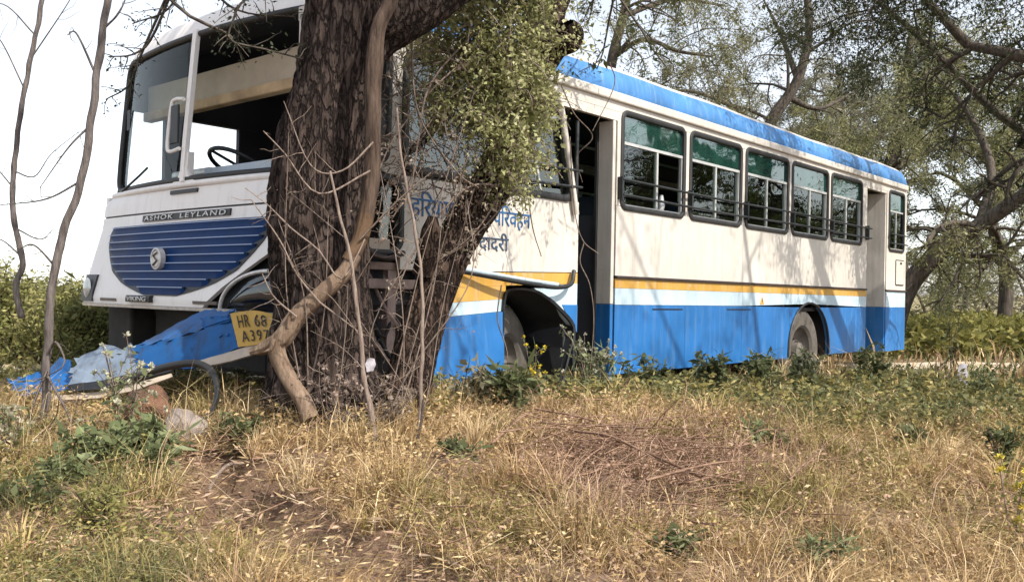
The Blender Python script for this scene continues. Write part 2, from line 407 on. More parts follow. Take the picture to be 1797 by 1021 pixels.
def sag(x, y, z):
    """the pushed-in front quarter of the near side hangs lower and ripples"""
    if x > -.5 or y > .35: return (x, y, z)
    k = min(1, (-.5 - x) / 1.6)
    low = max(0, min(1, (1.45 - z) / .6))
    dz = -.13 * k * low if x > -2.5 else -.13 * low
    dy = .03 * k * math.sin(x * 5.1 + z * 2) * (0.4 + .6 * low) - .035 * k * low
    return (x, y + dy, z + dz)

def ring(x0, x1, z0, z1, r, w, y0, y1, n=6, lean=0):
    """rounded rectangular rubber gasket lying in the side plane"""
    def loop(a):
        pts = []
        rr = max(r - a, .012)
        for cx, cz, st in ((x1 - a - rr, z1 - a - rr, 0), (x0 + a + rr, z1 - a - rr, 90), (x0 + a + rr, z0 + a + rr, 180), (x1 - a - rr, z0 + a + rr, 270)):
            for k in range(n + 1):
                th = math.radians(st + 90 * k / n); pts.append((cx + rr * math.cos(th), cz + rr * math.sin(th)))
        return [(x + lean * (z - z0), z) for x, z in pts]
    prof = ((0, y1), (0, y0 + .006), (w * .25, y0), (w * .75, y0), (w, y0 + .006), (w, y1))
    rows = [[(x, y, z) for x, z in loop(a)] for a, y in prof]
    mb = MB(); k = len(rows[0]); vs = [p for row in rows for p in row]
    fs = [(i * k + j, i * k + (j + 1) % k, (i + 1) * k + (j + 1) % k, (i + 1) * k + j) for i in range(len(rows) - 1) for j in range(k)]
    return mb.add(vs, fs)

def subdiv_panel(x0, x1, z0, z1, y0=0, y1=.035, step=.12):
    nx_ = max(1, int((x1 - x0) / step)); nz_ = max(1, int((z1 - z0) / step))
    P = [[(x, y0, z) for z in np.linspace(z0, z1, nz_ + 1)] for x in np.linspace(x0, x1, nx_ + 1)]
    return MB().grid(P, thick=(0, y1 - y0, 0))

BAY = 1.1032
WZ0, WZ1 = 1.79, 2.615
# --- near side, upper white skin between the two doors: below the windows, pillars, head
for i, (a, b_) in enumerate(((-.02, 2.21), (2.214, 4.41), (4.414, 5.655))):
    subdiv_panel(a, b_, 1.2525, WZ0 + .03).build('side_panel', M['white'], bus)
pill = [(-.02, .045)] + [(k * BAY - .022 + .0, k * BAY + .058) for k in range(1, 5)] + [(5 * BAY - .03, 5.655)]
for a, b_ in pill:
    MB().box(a, b_, 0, .05, WZ0 + .031, WZ1 - .031).build('window_pillar', M['white'], bus, bevel=.006)
MB().box(-.80, 6.40, 0, .05, WZ1 - .03, 2.66).build('window_head', M['white'], bus)
# --- stripes and skirt
def arch_poly(x0, x1, z0, z1, ax0, ax1, atop, n=14):
    c = (ax0 + ax1) / 2; rx = (ax1 - ax0) / 2; p = [(x0, z1), (x0, z0), (ax0, z0)]
    hz = atop - rx * .92
    for k in range(n + 1):
        th = math.pi - math.pi * k / n; p.append((c + rx * math.cos(th), max(z0 + .02, hz + rx * .92 * math.sin(th))))
    return p + [(ax1, z0), (x1, z0), (x1, z1)]
for a, b_ in ((-.02, 2.21), (2.213, 5.66)):
    MB().box(a, b_, -.002, .03, 1.152, 1.228).build('yellow_stripe', M['yellow'], bus)
MB().box(-.02, 2.21, -.003, .03, 1.016, 1.15).build('pale_stripe', M['pale'], bus)
ax0, ax1, atop = 3.31, 4.44, 1.055
MB().prism([(2.213, 1.15), (2.213, 1.016)] + [(x, z) for x, z in arch_poly(2.213, 5.66, .45, 1.15, ax0, ax1, atop) if z > 1.016 and 2.3 < x < 5.6] + [(5.66, 1.016), (5.66, 1.15)], -.003, .03).build('pale_stripe', M['pale'], bus)
subdiv_panel(-.02, 1.10, .45, 1.013, -.001).build('skirt_panel', M['blue'], bus)
subdiv_panel(1.103, 2.21, .45, 1.013, -.001).build('skirt_panel', M['blue'], bus)
p = [(x, min(z, 1.013)) for x, z in arch_poly(2.213, 5.66, .45, 1.013, ax0, ax1, atop)]
q_ = []
for r_ in p:
    if not q_ or q_[-1] != r_: q_.append(r_)
half = [r_ for r_ in q_ if r_[0] <= (ax0 + ax1) / 2 - .18]; half2 = [r_ for r_ in q_ if r_[0] >= (ax0 + ax1) / 2 + .18]
MB().prism(half, -.001, .034).build('skirt_panel', M['blue'], bus)
MB().prism(half2, -.001, .034).build('skirt_panel', M['blue'], bus)
# rear wheel arch lip
lip = MB(); c = (ax0 + ax1) / 2; rx = (ax1 - ax0) / 2
pts = [(c + rx * math.cos(th), -.006, atop - rx * .92 + rx * .92 * math.sin(th)) for th in np.linspace(math.pi, 0, 18)]
pts = [(ax0, -.006, .46)] + pts + [(ax1, -.006, .46)]
lip.tube(pts, .014, 6); lip.build('arch_lip', M['black'], bus, smooth=60)
# --- rub rail
for a, b_ in ((-.02, 5.655), (6.40, XR - .08)):
    MB().box(a, b_, -.02, .02, 1.229, 1.252).build('rub_rail', M['trim'], bus, bevel=.005)
# --- rear section behind the rear door
subdiv_panel(6.40, XR - .1, 1.2525, WZ0 + .03).build('side_panel', M['white'], bus)
MB().box(6.40, 6.47, 0, .05, WZ0 + .031, WZ1 - .031).build('window_pillar', M['white'], bus)
MB().box(7.10, XR - .1, 0, .05, WZ0 + .031, WZ1 - .031).build('window_pillar', M['white'], bus)
MB().box(6.40, XR - .1, 0, .05, WZ1 - .03, 2.66).build('window_head', M['white'], bus)
MB().box(6.40, XR - .1, -.002, .03, 1.152, 1.228).build('pale_stripe', M['pale'], bus)
MB().box(6.40, XR - .1, -.003, .03, 1.016, 1.15).build('pale_stripe', M['pale'], bus)
subdiv_panel(6.40, XR - .1, .42, 1.013, -.001).build('skirt_panel', M['blue'], bus)
hb = MB().box(6.78, 7.10, -.012, .0, 1.33, 1.66); hatch = hb.build('hatch', M['white'], bus, bevel=.01)
ring(6.765, 7.115, 1.315, 1.675, .03, .014, -.008, 0).build('hatch_seam', M['black'], hatch)
MB().box(6.93, 6.99, -.02, -.012, 1.615, 1.64).build('handle', M['black'], hatch)
# reflector triangle on the stripe
t_ = MB().prism([(2.60, 1.035), (2.70, 1.035), (2.65, 1.115)], -.008, -.003).build('warning_triangle', M['yellow'], bus)
MB().box(2.645, 2.655, -.0105, -.0082, 1.055, 1.09).build('mark', M['plate_ink'], t_)
for x in (.55, 1.9):
    MB().box(x, x + .5, -.006, -.001, .975, .985).build('flap_hinge', M['black'], bus)
# rear corner, rounded post, back wall
def vpost(cx, cy, r, z0, z1, a0, a1, mat, name='corner_panel', n=8):
    P = [[(cx + r * math.cos(a), cy + r * math.sin(a), z) for z in (z0, z1)] for a in np.linspace(a0, a1, n)]
    return MB().grid(P).build(name, mat, bus, smooth=180)
for cy, a0, a1 in ((.1, -math.pi / 2, 0), (WB - .1, 0, math.pi / 2)):
    vpost(XR - .1, cy, .1, 1.0145, 2.74, a0, a1, M['white']); vpost(XR - .1, cy, .1, .42, 1.0135, a0, a1, M['blue'])
MB().box(XR - .03, XR, .1, WB - .1, .42, 1.0135).build('back_panel', M['blue'], bus)
MB().box(XR - .03, XR, .1, WB - .1, 1.0145, 1.80).build('back_panel', M['white'], bus)
MB().box(XR - .03, XR, .1, .35, 1.801, 2.739).build('back_panel', M['white'], bus)
MB().box(XR - .03, XR, WB - .35, WB - .1, 1.801, 2.739).build('back_panel', M['white'], bus)
MB().box(XR - .03, XR, .351, WB - .351, 2.5, 2.739).build('back_panel', M['white'], bus)

# --- passenger windows
def side_window(x0, x1, name='window', split=.5, open_right=False, yy=0, far=False):
    s = -1 if not far else 1
    Y = lambda d: yy - s * -d if False else (yy + d if not far else yy - d)
    y_a, y_b = (-.016, .03) if not far else (yy - .03, yy + .016)
    if not far: fr = ring(x0, x1, WZ0, WZ1, .085, .042, y_a, y_b).build(name, M['rubber'], bus, smooth=50)
    else: fr = ring(x0, x1, WZ0, WZ1, .085, .042, y_a, y_b).build(name, M['rubber'], bus, smooth=50)
    i0, i1, j0, j1 = x0 + .036, x1 - .036, WZ0 + .036, WZ1 - .036
    zs = 2.345; xm = i0 + (i1 - i0) * split
    ya = .012 if not far else yy - .026
    MB().box(i0, i1, ya + .002, ya + .006, zs + .012, j1).build('upper_pane', M['film'] if not far else M['far_film'], fr)
    MB().box(i0, xm, ya + .004, ya + .008, j0, zs - .012).build('lower_pane', M['glass'], fr)
    if not open_right:
        MB().box(xm, i1, ya + .014, ya + .018, j0, zs - .012).build('lower_pane', M['glass'], fr)
    else:
        MB().box(xm - .42, xm - .02, ya + .014, ya + .018, j0, zs - .012).build('lower_pane', M['glass'], fr)
    mb = MB().box(i0, i1, ya - .010, ya + .022, zs - .012, zs + .012)
    mb.box(xm - .013, xm + .013, ya - .008, ya + .020, j0 + .018, zs - .0121)
    mb.box(i0, i0 + .018, ya - .006, ya + .02, j0, zs - .0121); mb.box(i1 - .018, i1, ya - .006, ya + .02, j0, zs - .0121)
    mb.box(i0 + .0181, i1 - .0181, ya - .006, ya + .02, j0, j0 + .018)
    mb.build('mullion', M['alu'], fr)
    return fr
for k in range(5):
    w_ = side_window(k * BAY + .025, (k + 1) * BAY - .045, split=(.56, .5, .5, .5, .5)[k], open_right=(k == 0))
fr = ring(6.46, 7.11, WZ0 - .02, WZ1, .08, .042, -.016, .03).build('rear_quarter_window', M['rubber'], bus, smooth=50)
MB().box(6.496, 7.074, .014, .018, 2.34, WZ1 - .036).build('upper_pane', M['film'], fr)
MB().box(6.496, 7.074, .014, .018, WZ0 + .016, 2.32).build('lower_pane', M['glass'], fr)
MB().box(6.496, 7.074, .004, .03, 2.32, 2.34).box(6.78, 6.80, .004, .03, WZ0 + .016, 2.3195).build('mullion', M['alu'], fr)
for z in (1.905, 2.03):
    MB().tube([(x, -.045 - .004 * math.sin(x * 2), z + .006 * math.sin(x * 1.7 + z)) for x in np.linspace(-.0, 5.72, 30)], .011, 7).build('guard_rod', M['rod'], bus, smooth=60)
    MB().tube([(-1.40, -.055, z - .01), (-1.0, -.06, z - .012), (-.56, -.05, z + .002)], .011, 7).build('guard_rod', M['rod'], bus, smooth=60)
    MB().tube([(6.44, -.045, z - .02), (7.15, -.045, z - .02)], .010, 6).build('guard_rod', M['rod'], bus, smooth=60)
for x in [-.0] + [k * BAY + .018 for k in range(1, 5)] + [5.60]:
    MB().box(x - .012, x + .012, -.05, -.002, 1.875, 2.055).build('rod_bracket', M['rod'], bus)

# --- front quarter of the near side (crushed)
qz = [(-.84, 2.60), (-.60, 1.78)]
subdiv_panel(-2.36, -.53, 1.262, 1.80, 0, .03, .08).build('cab_side_panel', M['white'], bus, fn=sag, smooth=40)
subdiv_panel(-3.10, -2.90, 1.27, 2.62, 0, .03, .1).build('cab_corner_post', M['white'], bus, fn=sag, smooth=40)
MB().prism([(-2.47, 1.80), (-2.36, 1.80), (-2.31, 1.97), (-2.33, 2.62), (-2.44, 2.62), (-2.44, 1.97), (-2.56, 1.83)], .001, .05).build('cab_pillar', M['white'], bus)
MB().prism([(-1.56, 1.80), (-1.36, 1.80), (-1.38, 2.62), (-1.50, 2.62)], .001, .05).build('cab_pillar', M['white'], bus)
MB().box(-3.10, -.801, 0, .05, 2.585, 2.66).build('window_head', M['white'], bus)
f1 = ring(-2.36, -1.50, 1.82, 2.60, .11, .05, -.02, .03).build('cab_window', M['rubber'], bus, smooth=50)
MB().box(-2.32, -1.54, .012, .017, 1.86, 2.56).build('pane', M['glass'], f1)
f2 = ring(-1.44, -.60, 1.79, 2.60, .10, .05, -.02, .03, lean=-.26).build('cab_window', M['rubber'], bus, smooth=50)
MB().prism([(-1.40, 1.83), (-.64, 1.83), (-.84, 2.56), (-1.60, 2.56)], .012, .017).build('pane', M['glass'], f2)
MB().prism([(-1.0, 1.85), (-.98, 1.85), (-1.17, 2.55), (-1.19, 2.55)], .002, .024).build('mullion', M['alu'], f2)
MB().tube([(-1.38, -.03, 2.33), (-1.0, -.035, 2.36), (-.83, -.03, 2.40)], .016, 6).build('bent_bar', M['alu'], f2)
MB().tube([(-.845, -.02, 2.585), (-.80, -.03, 2.45), (-.665, -.035, 1.93), (-.60, -.03, 1.70)], .024, 8).build('door_post', M['white'], bus, smooth=60)
f3 = ring(-2.93, -2.46, 1.85, 2.58, .09, .045, -.02, .03).build('cab_window', M['rubber'], bus, smooth=50)
f4 = ring(-2.66, -2.355, 1.30, 1.79, .09, .036, -.025, .03).build('low_window', M['rubber'], bus, smooth=50, fn=lambda x, y, z: (x + .03 * math.sin(z * 9), y - .02 * math.sin(z * 6 + x * 3), z))
MB().box(-2.63, -2.385, .02, .024, 1.33, 1.76).build('pane', M['glass'], f4)
MB().box(-2.61, -2.45, -.012, .016, 1.332, 1.40).build('sheet_scrap', M['lip'], f4)
MB().tube([(-2.72, -.05, 1.36), (-2.62, -.07, 1.295), (-2.5, -.07, 1.28), (-2.37, -.05, 1.32)], .018, 7).build('loose_gasket', M['trim'], bus, smooth=60)
MB().box(-2.68, -2.34, .20, .23, 1.28, 1.82).build('dark_backing', M['well'], bus)  # dark sheet added behind the low window so its pane reads dark
# bared frame below, with the skin torn away
MB().box(-2.95, -1.86, .03, .075, 1.215, 1.262).build('bared_rail', M['mudmetal'], bus, bevel=.004)
MB().box(-2.95, -1.86, .02, .075, 1.10, 1.16).build('bared_rail', M['mudmetal'], bus, bevel=.004)
for x in (-2.9, -2.42, -2.15, -1.93):
    MB().box(x, x + .07, .032, .08, .80 if x != -2.42 else .70, 1.2145).build('bared_upright', M['mudmetal'], bus, bevel=.004)
for k in range(6):
    a = random.uniform(-2.75, -2.2); z = random.uniform(.72, 1.05)
    MB().tube(spline([(a, .1, z + .2), (a + .06, .02, z), (a + .16, .0, z - .12), (a + .3, .08, z - .02 + random.uniform(-.15, .1))], 10), .011, 6).build('loose_hose', M['rubber' if k % 2 else 'mudmetal'], bus, smooth=60)
MB().box(-3.05, -1.5, .16, .2, .45, 1.3).build('engine_bay_wall', M['well'], bus)
# yellow and pale bands and blue skirt ahead of the wheel
FS = dict(fn=sag, smooth=40)
subdiv_panel(-2.02, -.53, 1.175, 1.256, 0, .03, .07).build('yellow_stripe', M['yellow'], bus, **FS)
subdiv_panel(-2.02, -1.36, 1.09, 1.174, -.001, .03, .07).build('yellow_stripe', M['yellow'], bus, **FS)
subdiv_panel(-2.02, -1.372, 1.016, 1.0885, -.001, .03, .07).build('pale_stripe', M['pale'], bus, **FS)
P_ = []
for x in np.linspace(-2.16, -1.40, 11):
    P_.append([(x - .05 * math.sin((z - .45) * 4) * (x < -2.0), -.02 - .05 * (1.0 - z) * (1 - abs((x + 1.8) / .5)) , z + .03 * math.sin(x * 6) * (z < .6)) for z in np.linspace(.46, 1.013, 9)])
MB().grid(P_, thick=(0, .03, 0)).build('skirt_panel', M['blue'], bus, **FS)
MB().prism([(-.80, 1.13), (-1.05, 1.13), (-.80, 1.0), (-.62, .86), (-.53, .82), (-.53, 1.1745), (-1.0, 1.1745)], -.001, .03).build('pale_stripe', M['pale'], bus)
MB().prism([(-.72, 1.012), (-.60, .86), (-.53, .80), (-.53, 1.012)], -.006, .02).build('skirt_panel', M['blue'], bus)
# wheel arch mouth and its bent black liner
P_ = []
rim_pts = [(-1.39, .42), (-1.395, .80), (-1.38, 1.06), (-1.30, 1.11), (-1.10, 1.105), (-.95, 1.06), (-.79, .98), (-.60, .83), (-.66, .62), (-.76, .36)]
rs = spline([(x, 0, z) for x, z in rim_pts], 40)
P_ = [[(x, -.025, z), (x + (-.02 if x < -1.3 else .02), -.03, z + .015), (x * .96 - .04, .10, z * .97), (x * .9 - .11, .45, z * .95)] for x, _, z in rs]
MB().grid(P_, thick=(0.001, .012, -.004)).build('arch_liner', M['black'], bus, smooth=50)
MB().box(-1.45, -.55, .50, .53, .35, 1.2).build('wheel_well', M['well'], bus)
MB().box(-1.47, -.5, .045, .5, 1.16, 1.2).build('wheel_well', M['well'], bus)
MB().grid([[(-.62 - .17 * k, -.02 + .03 * math.sin(k * 5), z) for k in ((1.02 - z) / .8 - .02, (1.02 - z) / .8 + .18, (1.02 - z) / .8 + .32)] for z in np.linspace(.36, .84, 8)], thick=(0, .01, 0)).build('torn_flap', M['black'], bus, smooth=50)
MB().tube(spline([(-1.95, -.03, 1.235), (-1.86, -.06, 1.225), (-1.29, -.10, 1.165), (-.90, -.09, 1.14), (-.70, -.07, 1.17), (-.615, -.03, 1.27)], 24), .017, 8).build('bent_rail', M['black'], bus, smooth=60)
MB().tube(spline([(-1.95, -.035, 1.252), (-1.86, -.066, 1.243), (-1.29, -.108, 1.187), (-.90, -.098, 1.162)], 16), .014, 6).build('rail_cover', M['pale'], bus, smooth=60)

# --- front door: header, open leaf, steps, pole
MB().prism([(-.82, 2.51), (.03, 2.51), (.03, 2.584), (-.84, 2.584)], .002, .045).build('door_header', M['white'], bus)
leaf = empty('door'); leaf.parent = bus
dl = MB().box(-.075, -.035, .004, .15, 1.02, 2.508).build('door_leaf', M['white'], leaf, bevel=.006)
MB().box(-.075, -.035, .004, .15, .40, 1.0185).build('kick_panel', M['blue'], leaf, bevel=.006)
MB().box(-.09, -.02, .151, .175, .40, 2.508).build('seal', M['rubber'], leaf)
MB().tube([(-.46, .08, .5), (-.46, .08, 2.45)], .016, 8).build('grab_pole', M['rod'], bus, smooth=60)
for i, (z, y) in enumerate(((.42, .02), (.70, .28), (.95, .55))):
    MB().box(-.60, -.25, y, y + .32, z - .03, z).build('step', M['chassis'], bus)
MB().box(-.64, -.60, .05, .9, .42, 1.75).build('door_wall', M['inner'], bus)
MB().box(-.033, -.02, .18, .9, .42, 1.75).build('door_wall', M['inner'], bus)
# --- rear door
MB().box(5.66, 6.395, .002, .045, 2.55, 2.584).build('door_header', M['white'], bus)
leaf = empty('door'); leaf.parent = bus
MB().add([(6.30, .42, 1.02), (6.36, .01, 1.02), (6.36, .01, 2.545), (6.30, .42, 2.545), (6.34, .42, 1.02), (6.395, .01, 1.02), (6.395, .01, 2.545), (6.34, .42, 2.545)],
         [(0, 1, 2, 3), (7, 6, 5, 4), (0, 4, 5, 1), (2, 6, 7, 3), (1, 5, 6, 2), (0, 3, 7, 4)]).build('door_leaf', M['white'], leaf)
MB().add([(6.30, .42, .42), (6.36, .01, .42), (6.36, .01, 1.018), (6.30, .42, 1.018), (6.34, .42, .42), (6.395, .01, .42), (6.395, .01, 1.018), (6.34, .42, 1.018)],
         [(0, 1, 2, 3), (7, 6, 5, 4), (0, 4, 5, 1), (2, 6, 7, 3), (1, 5, 6, 2), (0, 3, 7, 4)]).build('kick_panel', M['blue'], leaf)
MB().box(5.66, 5.70, .05, .8, .45, 2.55).build('door_wall', M['inner'], bus)
MB().box(6.40, 6.44, .09, .8, .45, 2.55).build('door_wall', M['inner'], bus)

# --- roof
prof = [(.0, 2.735), (-.012, 2.76), (.004, 2.85), (.03, 2.915), (.10, 2.965), (.3, 3.01), (.7, 3.04), (WB / 2, 3.05)]
prof = prof + [(WB - y, z) for y, z in prof[-2::-1]]
rail = prof[:4]; top = prof[3:-3]
n_x = 60
def wob(x): return .006 * math.sin(x * 1.3) + .004 * math.sin(x * 4.1 + 1)
for pr, nm, mt in ((rail, 'roof_band', 'roof_blue'), (top, 'roof', 'white'), (prof[-4:], 'roof_band', 'roof_blue')):
    xs = np.linspace(-2.55, XR - .30, n_x); P_ = [[(x, y, z + wob(x)) for y, z in pr] for x in xs]
    for k in range(1, 7):       # rolled-down rear end
        a = k / 6 * math.pi / 2; xe = XR - .30 + .30 * math.sin(a)
        P_.append([(xe, WB / 2 + (y - WB / 2) * (1 - .03 * (1 - math.cos(a))), 2.735 + (z - 2.735) * max(.0, math.cos(a)) + wob(x)) for y, z in pr])
    MB().grid(P_, thick=(0, 0, -.012) if nm == 'roof' else (0, .012 if pr is rail else -.012, 0)).build(nm, M[mt], bus, smooth=60)
MB().box(-3.0, XR - .1, -.03, .04, 2.661, 2.734).build('gutter', M['white'], bus, bevel=.012)
MB().box(-2.8, XR - .1, WB - .04, WB + .02, 2.661, 2.734).build('gutter', M['white'], bus, bevel=.012)

# --- far side: wall below, pillars, head, windows
MB().box(-2.55, XR - .1, WB - .04, WB, 1.0145, WZ0 + .03).build('side_panel', M['white'], bus)
MB().box(-2.7, XR - .1, WB - .041, WB - .001, .45, 1.0135).build('skirt_panel', M['blue'], bus)
MB().box(-2.55, XR - .1, WB - .04, WB, WZ1 - .03, 2.66).build('window_head', M['white'], bus)
for k in range(-1, 6):
    side_window(k * BAY + .025, (k + 1) * BAY - .045, yy=WB, far=True)
for k in range(-1, 7):
    MB().box(k * BAY - .022 - .0, k * BAY + .058, WB - .05, WB, WZ0 + .031, WZ1 - .031).build('window_pillar', M['white'], bus)
MB().box(6.66, XR - .1, WB - .05, WB, WZ0 + .031, WZ1 - .031).build('window_pillar', M['white'], bus)
# driver's side openings seen through the windscreen
MB().box(-1.16, -1.127, WB - .05, WB, WZ0 + .031, WZ1 - .031).build('window_pillar', M['inner'], bus)
MB().box(-1.99, -1.60, WB - .045, WB - .002, WZ0 + .031, WZ1 - .031).build('window_pillar', M['inner'], bus)
MB().box(-2.63, -2.45, WB - .05, WB, WZ0 - .05, WZ1 - .031).build('window_pillar', M['inner'], bus)
MB().box(-2.78, -1.127, WB - .055, WB + .004, 2.395, WZ1 + .08).build('window_blind', M['inner'], bus)
# --- interior
for a, b_, y_ in ((-2.75, -.66, .56), (-.655, -.02, .92), (-.018, 5.655, .06), (5.658, 6.42, .82), (6.422, XR - .05, .06)):
    MB().box(a, b_, y_, WB - .06, .96, 1.0).build('floor_deck', M['chassis'], bus)
MB().prism([(-2.76, 2.62), (-2.40, 2.62), (-2.40, 2.93), (-2.62, 2.86), (-2.74, 2.76)], WB - .075, WB - .056).build('cab_lining', M['inner'], bus)
MB().grid([[(x, WB / 2 + (y - WB / 2) * .955, z - .05) for y, z in prof] for x in (-2.45, XR - .1)]).build('lining', M['inner'], bus, smooth=180)
MB().box(-2.4, XR - .1, .05, .25, 2.60, 2.64).build('luggage_rail', M['ceiling'], bus)
seat_me = None
for i in range(8):
    for yy in (.12, 1.42):
        x = .35 + i * .80
        if yy < 1 and (x > 5.4): continue
        if seat_me is None:
            so_ = MB().box(0, .42, 0, .90, 1.32, 1.42).box(.38, .47, 0, .90, 1.42, 2.02).build('seat', M['seat'], bus, bevel=.03)
            seat_me = so_
        else:
            so_ = seat_me.copy(); COL.objects.link(so_); so_.parent = bus
        so_.location = (x, yy, 0)
        if i in (0, 3) and yy > 1: pass
for i in range(8):
    for yy in (.2, 1.5):
        x = .35 + i * .80
        if yy < 1 and x > 5.4: continue
        MB().box(x + .05, x + .10, yy, yy + .05, 1.0, 1.32).box(x + .05, x + .10, yy + .62, yy + .67, 1.0, 1.32).build('seat_leg', M['rod'], bus)
for x in (.8, 2.9, 4.9):
    MB().tube([(x, 1.15, 1.0), (x, 1.15, 2.95)], .016, 7).build('grab_pole', M['alu'], bus, smooth=60)
MB().tube([(-.5, .95, 2.5), (6.8, .95, 2.5)], .015, 7).build('ceiling_rail', M['alu'], bus, smooth=60)
MB().tube([(.80, .10, 1.84), (.81, .09, 1.90), (.80, .085, 1.99)], [.03, .034, .016], 10).build('water_bottle', M['lens'], bus, smooth=60)
MB().prism([(-2.93, 2.40), (-2.40, 2.40), (-2.40, 2.93), (-2.62, 2.88), (-2.78, 2.80), (-2.88, 2.735)], WB - .05, WB - .01).build('cab_side_panel', M['inner'], bus)
# driver's partition, header board, dashboard, cowl, wheel
MB().box(-1.60, -1.56, 1.25, WB - .06, 1.0, 2.72).build('partition', M['inner'], bus)
MB().box(-1.60, -1.56, .75, 1.20, 1.0, 1.75).build('partition', M['inner'], bus)
MB().box(-1.55, -1.51, .70, .76, 1.0, 2.7).build('partition_post', M['inner'], bus)
MB().box(-2.80, -2.77, .12, WB - .10, 2.39, 2.58).build('header_board', M['ceiling'], bus)
MB().box(-2.84, -2.765, .12, WB - .10, 2.315, 2.385).build('header_lip', M['rustboard'], bus, bevel=.01)
MB().tube([(-2.25, 1.12, 2.75), (-2.25, 1.10, 2.25), (-2.3, 1.12, 2.05)], .02, 7).build('hanging_rod', M['alu'], bus, smooth=60)
MB().tube([(-2.22, 1.42, 2.30), (-2.22, .85, 2.40)], .018, 7).build('hanging_rod', M['alu'], bus, smooth=60)
MB().box(-2.90, -2.55, 1.26, WB - .16, 1.55, 1.845).build('dashboard', M['inner'], bus, bevel=.03)
MB().box(-2.86, -2.66, 1.38, 1.88, 1.846, 1.905).build('instrument_hood', M['silver'], bus, bevel=.02)
MB().grid([[(x, y, 1.865 + .055 * math.sin((x + 2.95) * 2.2) * math.sin((1.22 - y) / 1.12 * math.pi) ** .5) for y in np.linspace(.10, 1.22, 12)] for x in np.linspace(-2.98, -1.85, 12)], thick=(0, 0, -.05)).build('engine_cowl', M['cowl'], bus, smooth=50)
MB().box(-2.9, -1.9, .15, 1.2, 1.0, 1.75).build('engine_box', M['inner'], bus)
cx_, cy_, cz_ = -2.50, 1.56, 1.955
ang = math.radians(28); whl = MB()
def wp(a, r): return (cx_ - r * math.cos(a) * math.cos(ang), cy_ + r * math.sin(a), cz_ + r * math.cos(a) * math.sin(ang))
whl.tube([wp(a, .235) for a in np.linspace(0, 2 * math.pi, 33)], .016, 8, cap=False)
sw = whl.build('steering_wheel', M['black'], bus, smooth=60)
sp = MB()
for a in (.3, 2.4, 4.5): sp.tube([wp(a, .0), wp(a, .23)], .011, 6)
sp.tube([(cx_, cy_, cz_ + .01), (cx_ - .16, cy_, cz_ - .30)], .028, 8)
sp.build('spoke', M['black'], sw, smooth=60)
MB().box(-2.05, -1.62, 1.45, 1.95, 1.32, 1.44).box(-1.72, -1.62, 1.45, 1.95, 1.44, 2.0).build('driver_seat', M['seat'], bus, bevel=.03)

# --- chassis and wheels
for y in (.55, WB - .6): MB().box(-2.9, XR - .2, y, y + .08, .62, .88).build('chassis_rail', M['chassis'], bus)
MB().box(-2.9, XR - .3, .93, WB - .12, .885, .955).build('underfloor', M['chassis'], bus)
MB().box(.6, 1.7, .2, .7, .42, .85).build('fuel_tank', M['chassis'], bus, bevel=.05)
MB().box(4.8, 5.6, .25, .8, .4, .85).build('battery_box', M['chassis'], bus, bevel=.01)
MB().box(-2.95, -2.2, .5, 1.9, .55, .94).build('engine_block', M['chassis'], bus, bevel=.03)
for x in (-1.13, 3.84): MB().tube([(x, .3, .5), (x, WB - .3, .5)], .07, 10).build('axle', M['chassis'], bus)
for a, b_ in ((3.25, 3.28), (4.47, 4.50)): MB().box(a, b_, .04, .75, .5, 1.12).build('wheel_well', M['well'], bus)
MB().box(3.28, 4.47, .04, .75, 1.09, 1.12).build('wheel_well', M['well'], bus)
MB().box(3.28, 4.47, .75, .78, .5, 1.12).build('wheel_well', M['well'], bus)
def wheel(x, y, steer=0, flip=1, wd=.26, R_=.50):
    w_ = empty('wheel'); w_.parent = bus; w_.location = (x, y, .5); w_.rotation_euler = (0, 0, steer)
    pr = [(.27, .02), (.30, -.005), (.40, -.012), (.455, .0), (.485, .025), (.50, .06), (.50, wd - .06), (.485, wd - .02), (.40, wd + .01), (.28, wd)]
    n = 40
    P = [[(r * math.cos(a), flip * yy, r * math.sin(a)) for r, yy in pr] for a in np.linspace(0, 2 * math.pi, n + 1)]
    mb = MB().grid(P)
    mb.build('tyre', M['tyre'], w_, smooth=35)
    tr = MB()
    for k in range(44):
        a = 2 * math.pi * k / 44; ca, sa = math.cos(a), math.sin(a)
        for y0, y1, off in ((.045, .115, 0), (.145, .215, .07)):
            q = [(r * math.cos(a + off + d), flip * yy, r * math.sin(a + off + d)) for r in (.496, .512) for yy in (y0, y1) for d in (-.045, .045)]
            tr.add(q, [(4, 5, 7, 6), (0, 4, 6, 2), (1, 3, 7, 5), (0, 1, 5, 4), (2, 6, 7, 3)])
    tag(tr.build('tread', M['tyre'], w_), kind='stuff')
    pr = [(.27, .02), (.265, .05), (.24, .09), (.16, .13), (.11, .10), (.10, .02), (.07, .0), (.0, .0)]
    P = [[(r * math.cos(a), flip * yy, r * math.sin(a)) for r, yy in pr] for a in np.linspace(0, 2 * math.pi, 33)]
    MB().grid(P).build('rim', M['rim'], w_, smooth=40)
    nb = MB()
    for k in range(8):
        a = 2 * math.pi * k / 8; nb.tube([(.14 * math.cos(a), flip * .125, .14 * math.sin(a)), (.14 * math.cos(a), flip * .09, .14 * math.sin(a))], .014, 6)
    nb.build('wheel_nut', M['chassis'], w_)
    return w_
wheel(-1.10, .20, .36); wheel(3.84, .07); wheel(3.84, .38)
wheel(3.84, WB - .07, 0, -1); wheel(-1.12, WB - .06, .12, -1)

